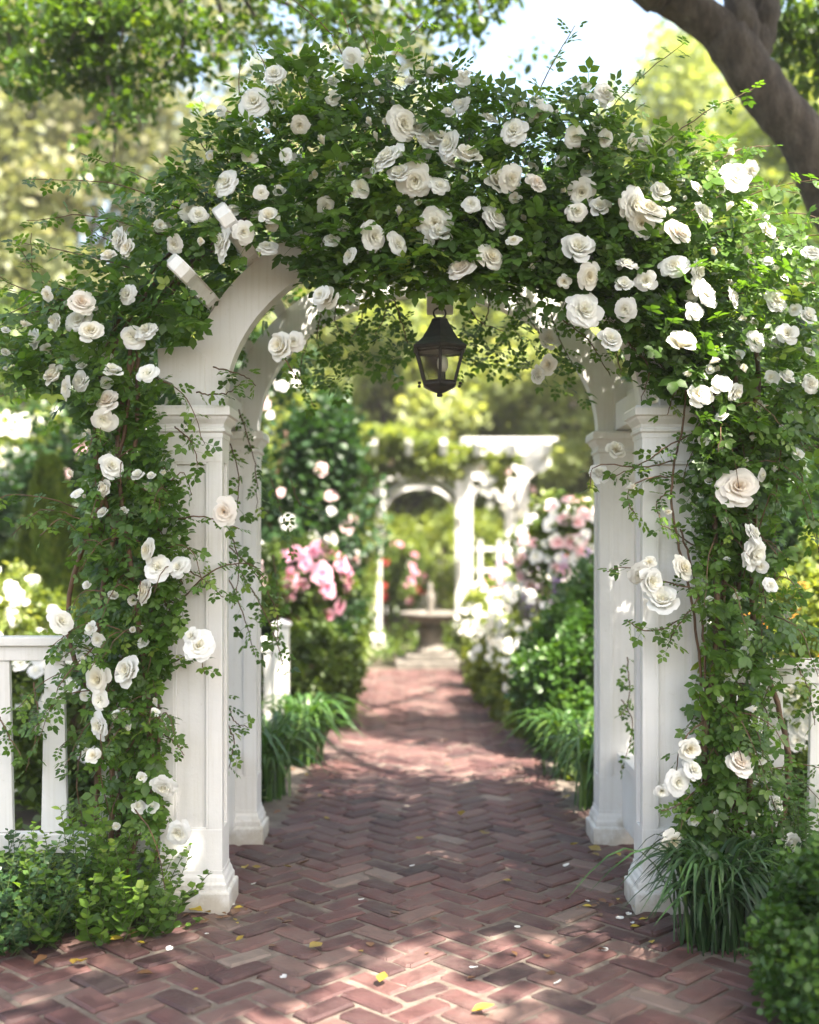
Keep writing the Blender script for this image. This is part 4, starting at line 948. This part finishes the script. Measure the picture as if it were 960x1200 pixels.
# crown overhead: unseen clumps and gaps shaped to shade the arbor and dapple the path
cl = []
sdir = np.array([math.sin(math.radians(145))*.53, math.cos(math.radians(145))*.53, .848])
def ok_clump(x, y, z, r):
    if z-r*.7 < 1.5+.49*max(y, 0)+.25 and y > 0 and abs(x) < .4*y+r*1.3: return False
    g0 = np.array([x, y, z])-np.array([1.25, 4.4, 2.7]); dd = np.linalg.norm(g0-sdir*(g0@sdir))  # keeps a gap open so sun reaches the upper right roses
    return dd > r*1.1+.30
while len(cl) < 90:
    x, y = R.uniform(-2.6, 5.0), R.uniform(-3.0, 3.4)
    z = R.uniform(4.8, 7.4); r = .22+.34*R.random()
    if ok_clump(x, y, z, r): cl.append((x, y, z, r))
while len(cl) < 296:  # unseen clumps added along sun rays to shade arbor, path and limb
    k = R.random()
    if k < .60: T = np.array([R.uniform(-1.9, 1.5), R.uniform(4.3, 5.2), R.uniform(.1, 3.0)])
    elif k < .79: T = np.array([R.uniform(-2.3, 2.0), R.uniform(2.8, 6.3), 0])
    else: T = np.array([R.uniform(1.2, 3.2), 7.0, R.uniform(3.2, 5.2)])
    z = R.uniform(4.9, 7.6); r = .16+.24*R.random()
    q = T+sdir*(z-T[2])/sdir[2]
    if ok_clump(q[0], q[1], z, r): cl.append((q[0], q[1], z, r))
cl = np.array(cl)
n = 42000; k = R.integers(0, len(cl), n); pos = cl[k, :3]+rdir(n)*(R.random((n, 1))**.5)*cl[k, 3:4]*np.array([1.2, 1.2, .6])
parts = [scatter(T_QUAD, pos, rdir(n), norm(rdir(n)*.6+np.array([0, 0, .8])), .12*(.7+.6*R.random(n)), np.clip(.45+R.normal(size=n)*.2, 0, 1))]
# dark leaves peeping into the top right corner
def hang(cx, cy, y, r, m, lf=.085, fl=.8):
    c = P(cx, cy, y); p = c+rdir(m)*(R.random((m, 1))**.5)*np.array([r*1.3, r, r*fl])
    return scatter(T_LEAF, p, norm(rdir(m)+np.array([0, 0, -.5])), norm(rdir(m)*.6+np.array([0, 0, .8])), lf*(.7+.6*R.random(m)), np.clip(.45+R.normal(size=m)*.2, 0, 1))
for a in ((930,10,7.6,.32,260), (955,50,7.8,.30,240), (905,40,7.7,.16,70), (950,95,7.8,.18,90), (985,20,7.6,.4,300)): parts.append(hang(*a))
link('crown', mesh_np('crown', *merge(parts)), st, M['tree_leaf'])
# left tree with drooping branches in the top left
lt = thing('shade_tree', 'tree on the left with leafy branches drooping into the top left corner', 'tree', (-5.2, 9.0, 0))
parts = []; ps = [(smoothpath([(-5.2, 9.0, -.1), (-5.1, 8.9, 2.5), (-4.6, 8.8, 5.0), (-4.2, 8.7, 6.5)], 24), np.linspace(.30, .12, 24))]
drop = [[(60,-120),(110,-30),(120,60),(135,130),(132,205)], [(60,-100),(60,0),(45,60),(10,90)], [(120,-80),(90,0),(85,50),(72,100)], [(120,-80),(150,-10),(165,50),(150,110)], [(180,-90),(210,-10),(215,50),(190,80)], [(180,-90),(245,-20),(260,30),(250,72)],
        [(260,-110),(300,-20),(345,10),(360,32)], [(300,-110),(430,-30),(470,10),(498,42)], [(300,-110),(520,-40),(560,0),(560,40)], [(300,-110),(400,-20),(432,10),(440,30)], [(0,-100),(-5,0),(10,40),(12,80)], [(300,-110),(500,-45),(585,-15),(600,8)],[(300,-110),(470,-45),(530,0),(540,66)], [(100,-100),(30,-30),(20,10),(30,40)], [(180,-90),(190,-20),(150,20),(140,60)], [(260,-110),(280,-20),(300,20),(325,50)],
        [(130,-80),(120,-10),(105,30),(100,60)], [(300,-110),(380,-30),(395,0),(400,35)]]
for c in drop:
    y = 7.6+.5*R.random(); p = smoothpath([P(a, b, y) for a, b in c], 22); ps.append((p, np.linspace(.03, .004, 22)))
    ps.append((smoothpath([(-4.4, 8.7, 6.2), (np.array((-4.4, 8.7, 6.2))+p[0])/2+np.array([0, 0, .5]), p[0]], 10), np.linspace(.05, .03, 10)))
    for j in range(7, 22, 1):
        for z_ in range(int(R.integers(1, 3)) if c[-1][1] > 85 else int(R.integers(0, 2))):
            cc = p[j]+R.normal(size=3)*np.array([.13, .13, .07]); m = int(24+20*R.random()); r = .13+.07*R.random()
            q = cc+rdir(m)*(R.random((m, 1))**.5)*r*np.array([1.3, 1.3, .55])
            parts.append(scatter(T_LEAF, q, norm(rdir(m)+np.array([0, 0, -.35])), norm(rdir(m)*.6+np.array([0, 0, .9])), .065*(.7+.6*R.random(m)), np.clip(.40+R.normal()*.12+R.normal(size=m)*.18, 0, 1)))
link('trunk', mesh_np('trunk', *tube(ps, 8)), lt, M['bark']); link('crown', mesh_np('crown', *merge(parts)), lt, M['tree_leaf'])
# background trees
TR = [
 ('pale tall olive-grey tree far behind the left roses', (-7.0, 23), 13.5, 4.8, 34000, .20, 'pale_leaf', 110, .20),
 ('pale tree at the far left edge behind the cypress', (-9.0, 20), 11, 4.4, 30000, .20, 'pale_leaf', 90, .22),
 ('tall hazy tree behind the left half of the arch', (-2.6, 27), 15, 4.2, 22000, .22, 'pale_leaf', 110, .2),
 ('bright lime tree seen through the arch above the pergola', (-.3, 24), 7.8, 3.8, 28000, .20, 'spring_leaf', 90, .24),
 ('bright lime tree right of the pergola, seen through the arch', (3.4, 22), 8.0, 3.4, 26000, .19, 'spring_leaf', 90, .24),
 ('yellow-green tree just right of the white sky gap, behind the limb', (6.8, 27), 13.2, 3.7, 26000, .22, 'spring_leaf', 110, .22),
 ('large sunlit lime tree filling the upper right', (8.2, 19), 10.4, 3.9, 34000, .18, 'lime_leaf', 130, .20),
 ('tall bright tree at the far right behind the limb', (11.0, 17), 10.5, 3.4, 22000, .17, 'lime_leaf', 100, .2),
 ('green tree behind the right roses', (5.0, 14), 5.6, 2.0, 14000, .14, 'tree_leaf', 70, .24),
 ('green tree filling the gap behind the right fence', (4.6, 10.4), 4.3, 1.5, 9000, .12, 'tree_leaf', 60, .25),
 ('muted green tree behind the left roses', (-5.4, 15), 5.0, 2.2, 12000, .15, 'hedge_leaf', 70, .24),
 ('low green tree at the left edge behind the white flowers', (-7.8, 15.5), 5.2, 2.3, 12000, .15, 'hedge_leaf', 70, .24),
 ('distant pale green tree to the left behind the pergola', (-4.0, 20), 6.0, 2.6, 12000, .18, 'lime_leaf', 70, .24),
 ('lime tree beyond the right picket fence', (12.5, 23), 11, 4, 16000, .2, 'lime_leaf', 90, .2),
]
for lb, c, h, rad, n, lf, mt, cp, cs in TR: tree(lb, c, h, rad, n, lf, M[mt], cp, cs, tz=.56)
# hedges / shrubs outside the arch
def cypress(label, c, h, r, n):
    t = thing('cypress_tree', label, 'tree', (c[0], c[1], 0))
    z = R.random(n)**1.15; a = R.random(n)*6.28; rr = r*np.clip(1-z, 0, 1)**.6*np.clip(z*6+.45, 0, 1)*(1+.18*np.sin(a*5+z*14))*(.72+.3*R.random(n))
    pos = np.column_stack([c[0]+rr*np.cos(a), c[1]+rr*np.sin(a), .05+z*h]); o = np.column_stack([np.cos(a), np.sin(a), np.full(n, 1.6)])
    link('foliage', mesh_np('foliage', *scatter(QUAD(.22, .1), pos, o+rdir(n)*.5, np.column_stack([np.cos(a), np.sin(a), np.zeros(n)])+rdir(n)*.3, .10*(.7+.6*R.random(n)), np.clip(.6+R.normal(size=n)*.25, 0, 1))), t, M['hedge_leaf'])
    link('trunk', mesh_np('trunk', *tube([(smoothpath([(c[0], c[1], -.02), (c[0], c[1], h*.5), (c[0], c[1], h*.93)], 10), np.linspace(.06, .01, 10))], 8)), t, M['bark'])
cypress('slim conical conifer left of the arbor behind the fence', (xat(58, 9.5), 9.5), 2.12, .36, 12000)
cypress('smaller conifer between the conical one and the left pillar', (xat(112, 11.5), 11.5), 1.75, .30, 6000)
SH = [
 ('white flowering bush behind the left fence beside the pillar', (-2.05, 6.6, .45), (.42,.4,.48), 5000, .055, 'hedge_leaf', (BW, 40, .05, True)),
 ('white flowering bush at the far left behind the fence', (-2.9, 7.0, .55), (.5,.45,.55), 5000, .055, 'lime_leaf', (BW, 46, .05, True)),
 ('tall white flowering bush above the conical conifer', (-4.2, 12.0, 2.1), (1.1,.7,.75), 7000, .09, 'lime_leaf', (BW, 90, .09, True)),
 ('muted green bush at the far left edge', (-3.9, 10.4, .8), (.6,.6,.8), 6000, .08, 'hedge_leaf', None),
 ('green hedge bush behind the conifer', (-3.6, 13.0, 1.0), (1.5,.8,1.2), 12000, .10, 'hedge_leaf', None),
 ('dark green hedge bush between the conifer and the rambling rose', (-3.7, 10.9, .9), (.8,.6,1.5), 7000, .09, 'dark_leaf', None),
 ('white flowering bush peeping over the left fence near the conifer', (-3.05, 8.6, .8), (.45,.4,.50), 4000, .06, 'lime_leaf', (BW, 40, .05, True)),
 ('dark hedge bush behind the right climbing rose', (3.0, 7.6, .9), (.9,.6,1.15), 9000, .08, 'dark_leaf', None),
 ('shrub with orange flowers at the right edge behind the fence', (2.35, 6.6, .95), (.42,.4,.42), 4000, .06, 'lime_leaf', (BOR, 16, .035, True)),
 ('white flowering bush low behind the right fence', (2.0, 5.9, .42), (.42,.35,.40), 4500, .05, 'hedge_leaf', (BW, 40, .05, True)),
 ('sunlit yellow-green shrub at the right edge above the fence', (2.8, 6.9, 1.1), (.5,.4,.55), 5000, .06, 'lime_leaf', None),
 ('tall dark hedge at the right behind everything', (4.0, 12, 1.4), (1.6,.8,1.7), 14000, .10, 'dark_leaf', None),
 ('low bush with red flowers behind the birdbath', (-.35, 17.6, .9), (.6,.4,.6), 3500, .07, 'hedge_leaf', (BRD+BPK, 26, .06, True)),
 ('green bush seen through the pergola arch', (.55, 20.2, 1.2), (1.3,.7,1.0), 6000, .11, 'lime_leaf', None),
 ('green bush left of the birdbath', (-.9, 13.6, .55), (.45,.5,.58), 5000, .07, 'hedge_leaf', None),
 ('lime bush right of the birdbath', (.95, 14.6, .5), (.35,.4,.5), 3500, .07, 'lime_leaf', (BW, 14, .05, True)),
 ('green bush left of the pink rose bush, by the inner fence', (-1.75, 7.6, .5), (.5,.4,.55), 5000, .06, 'hedge_leaf', None),
 ('lime hedge far behind the left side of the pergola', (-3.0, 19.0, 1.0), (1.8,.8,1.3), 8000, .12, 'lime_leaf', None),
 ('lime hedge far behind the right side of the pergola', (4.2, 18.5, 1.2), (1.8,.8,1.5), 8000, .12, 'lime_leaf', None),
]
for lb, c, rad, n, lf, mt, fl in SH:
    shrub('garden_shrub' if fl is None else 'flowering_shrub', lb, 'shrub', c, rad, n, lf, M[mt], 60, .25, .55, None, None, fl)
# far hedge row that closes the horizon, one mass of leaves
n = 60000; x = R.uniform(-34, 34, n); hh = 3.6+.9*np.sin(x*.55)+.6*np.sin(x*1.7+1); pos = np.column_stack([x, 31+1.4*R.random(n)+.02*x*x*-.5, R.random(n)**.8*hh])
kind(link('far_hedge', mesh_np('far_hedge', *scatter(T_QUAD, pos, rdir(n), norm(rdir(n)+np.array([0, 0, .6])), .34*(.7+.6*R.random(n)), np.clip(.45+.25*clumpnoise(pos, .7, 4)+R.normal(size=n)*.15, 0, 1))), None, M['lime_leaf']), 'stuff')
# ground cover in the beds
pts = []
n = 26000
x = R.uniform(-6, 6, n); y = 4.55+R.random(n)**1.4*15
k = ((x < np.array([edge_l(v) for v in y])-.02) & (x < -.80)) | ((x > np.array([edge_r(v) for v in y])+.02) & (x > .98)); k |= (y > 14.0); k &= ~((y < 6.1) & (np.abs(x-CX) < 1.14)) 
x = x[k]; y = y[k]; z = np.abs(R.normal(size=len(x)))*.07+.01
pos = np.column_stack([x, y, z]); m = len(x)
kind(link('ground_cover', mesh_np('ground_cover', *scatter(T_SM, pos, norm(rdir(m)+np.array([0, 0, .5])), norm(rdir(m)*.6+np.array([0, 0, .8])), .06*(.6+.7*R.random(m))*(1+.05*(y-4.5)), np.clip(.45+R.normal(size=m)*.2, 0, 1))), None, M['hedge_leaf']), 'stuff')

# ---------------------------------------------------------------- fallen leaves
def leafmesh(seed, mat):
    r = np.random.default_rng(seed); V = LEAF(.28+.1*r.random(), .16, -.12).V.copy(); V[:, 2] += .35*(V[:, 1]-.5)**2*r.random()+.05
    t = LEAF(); me = mesh_np('fallen_leaf', V, t.flat, t.sz, np.full(len(V), r.random())); me.materials.append(mat); return me
FLY = [leafmesh(k, M['yellow_leaf']) for k in range(5)]; FLB = [leafmesh(k+9, M['brown_leaf']) for k in range(3)]
fl = [(88,1132,1),(96,1135,1),(145,1108,1),(160,1112,1),(362,1120,1),(150,1104,1),(445,1162,1),(553,1196,1),(668,996,1),(705,1004,1),(702,1010,1),(295,1023,1),(288,1022,1),(350,1020,0),(230,1082,0),(245,1085,0),(260,1083,0),(225,1078,0),(238,1076,1),(272,1080,0),(570,982,1),(492,988,1),(540,962,1),(720,1020,0),(740,1040,0),(55,1128,0),(40,1140,0),(727,1010,1),(700,1120,0),(320,960,0),(430,1000,0),(600,1040,1),(395,930,0),(660,940,1),(520,900,0),(470,1080,0),(330,1090,0),(180,1150,0),(640,1150,0)]
for i, (a, b, yel) in enumerate(fl):
    Y = GY(b); p = P(a, b, Y); ms = FLY if yel else FLB
    o = bpy.data.objects.new('fallen_leaf', ms[i % len(ms)]); COL.objects.link(o)
    o.location = (p[0], p[1], .024); o.rotation_euler = (R.normal()*.15, R.normal()*.15, R.random()*6.28); o.scale = (1,)*3
    s = (.060 if yel else .05)*(.7+.6*R.random()); o.scale = (s, s, s)
    o['category'] = 'leaf'; o['group'] = 'fallen leaves on the brick path'
    o['label'] = 'small yellow leaf fallen on the brick path' if yel else 'small curled brown leaf fallen on the brick path'

for i in range(70):
    k = R.random()
    if k < .45: x, y = R.choice([-.66, .86])+R.normal()*.12, 4.45+R.random()*.3
    elif k < .7: x, y = R.uniform(-1.6, 1.2), R.uniform(3.7, 4.5)
    else: y = R.uniform(5, 8); x = R.choice([-.62, .86])+R.normal()*.1
    yel = R.random() < .3; ms = FLY if yel else FLB
    o = bpy.data.objects.new('fallen_leaf', ms[i % len(ms)]); COL.objects.link(o); s = .034*(.6+.7*R.random())
    o.location = (x, y, .017); o.rotation_euler = (R.normal()*.15, R.normal()*.15, R.random()*6.28); o.scale = (s, s, s)
    o['category'] = 'leaf'; o['group'] = 'fallen leaves on the brick path'
    o['label'] = 'small yellow leaf fallen on the brick path' if yel else 'small curled brown leaf fallen on the brick path'
def petalmesh():
    g_ = [(x_, y_) for y_ in (0,.35,.7,1) for x_ in (-1,-.4,.4,1)]
    V = np.array([(x_*.45*math.sin(PI*(y_*.75+.14))+.0, y_, .14*x_*x_+.25*(y_-.4)**2) for x_, y_ in g_]); Fs = [(r_*4+c_, r_*4+c_+1, r_*4+c_+5, r_*4+c_+4) for r_ in range(3) for c_ in range(3)]
    me = mesh_np('fallen_petal', V, np.array(Fs).ravel(), np.full(9, 4), np.full(16, .9)); me.materials.append(M['white_petal']); return me
PT = petalmesh()
for a, b in ((735,1078),(722,1082),(742,1088),(268,1066),(690,1062),(610,1092),(300,1040),(705,1120),(240,1100),(420,1060),(560,1140),(660,1020),(330,1150),(196,1120),(650,1160),(480,1020)):
    p = P(a, b, GY(b)); o = bpy.data.objects.new('fallen_petal', PT); COL.objects.link(o); s = .028*(.7+.5*R.random())
    o.location = (p[0], p[1], .018); o.rotation_euler = (R.normal()*.2, R.normal()*.2, R.random()*6.28); o.scale = (s, s, s)
    o['category'] = 'petal'; o['group'] = 'rose petals fallen on the path'; o['label'] = 'single white rose petal fallen on the brick path'
# ---------------------------------------------------------------- air
m, nt, out = newmat('haze'); pv = nt.nodes.new('ShaderNodeVolumePrincipled'); pv.inputs['Color'].default_value = (.95,.95,.90,1); pv.inputs['Density'].default_value = .0016; pv.inputs['Anisotropy'].default_value = .2
nt.links.new(pv.outputs[0], out.inputs['Volume'])
bm = bmesh.new(); bx(bm, -170, 170, -162, 178, -2, 18, 0); kind(finish('haze', bm, m), 'stuff')
# ---------------------------------------------------------------- light, sky, camera
EL, AZ = math.radians(58), math.radians(145)     # azimuth measured from +Y towards +X
sd = Vector((math.sin(AZ)*math.cos(EL), math.cos(AZ)*math.cos(EL), math.sin(EL)))
w = bpy.data.worlds.new('World'); SC.world = w; w.use_nodes = True; nt = w.node_tree
sky = nt.nodes.new('ShaderNodeTexSky'); sky.sky_type = 'NISHITA'; sky.sun_disc = False; sky.sun_elevation = EL; sky.sun_rotation = AZ
sky.air_density = 1.2; sky.dust_density = 4.0; sky.ozone_density = 1.0
bg = nt.nodes['Background']; nt.links.new(sky.outputs[0], bg.inputs[0]); bg.inputs[1].default_value = .108
L = bpy.data.lights.new('sun', 'SUN'); L.energy = 4.3; L.angle = math.radians(.53); L.color = (1, .96, .90)
lo = bpy.data.objects.new('sun', L); COL.objects.link(lo); lo.rotation_mode = 'QUATERNION'; lo.rotation_quaternion = sd.to_track_quat('Z', 'Y'); lo.location = (3, 3, 12)
cam = bpy.data.cameras.new('camera'); co = bpy.data.objects.new('camera', cam); COL.objects.link(co); SC.camera = co
co.location = (0, 0, EYE); co.rotation_euler = (PI/2, 0, 0)
cam.sensor_fit = 'VERTICAL'; cam.sensor_height = 36; cam.sensor_width = 28.8; cam.lens = F/1200*36; cam.shift_y = (HZ-600)/1200
cam.clip_end = 500; cam.clip_start = .05
cam.dof.use_dof = True; cam.dof.focus_distance = 4.5; cam.dof.aperture_fstop = 1.05; cam.dof.aperture_blades = 0
vs_ = SC.view_settings; SC.display_settings.display_device = 'sRGB'; vs_.view_transform = 'Standard'; vs_.look = 'None'; vs_.gamma = 1; vs_.exposure = 2.5; vs_.use_curve_mapping = False
vs_.use_white_balance = True; vs_.white_balance_temperature = 7000; vs_.white_balance_tint = 10
cy = SC.cycles; cy.max_bounces = 8; cy.diffuse_bounces = 4; cy.glossy_bounces = 2; cy.transmission_bounces = 6; cy.transparent_max_bounces = 8
cy.use_denoising = True; cy.sample_clamp_indirect = 6; cy.caustics_reflective = False; cy.caustics_refractive = False
SC.render.film_transparent = False
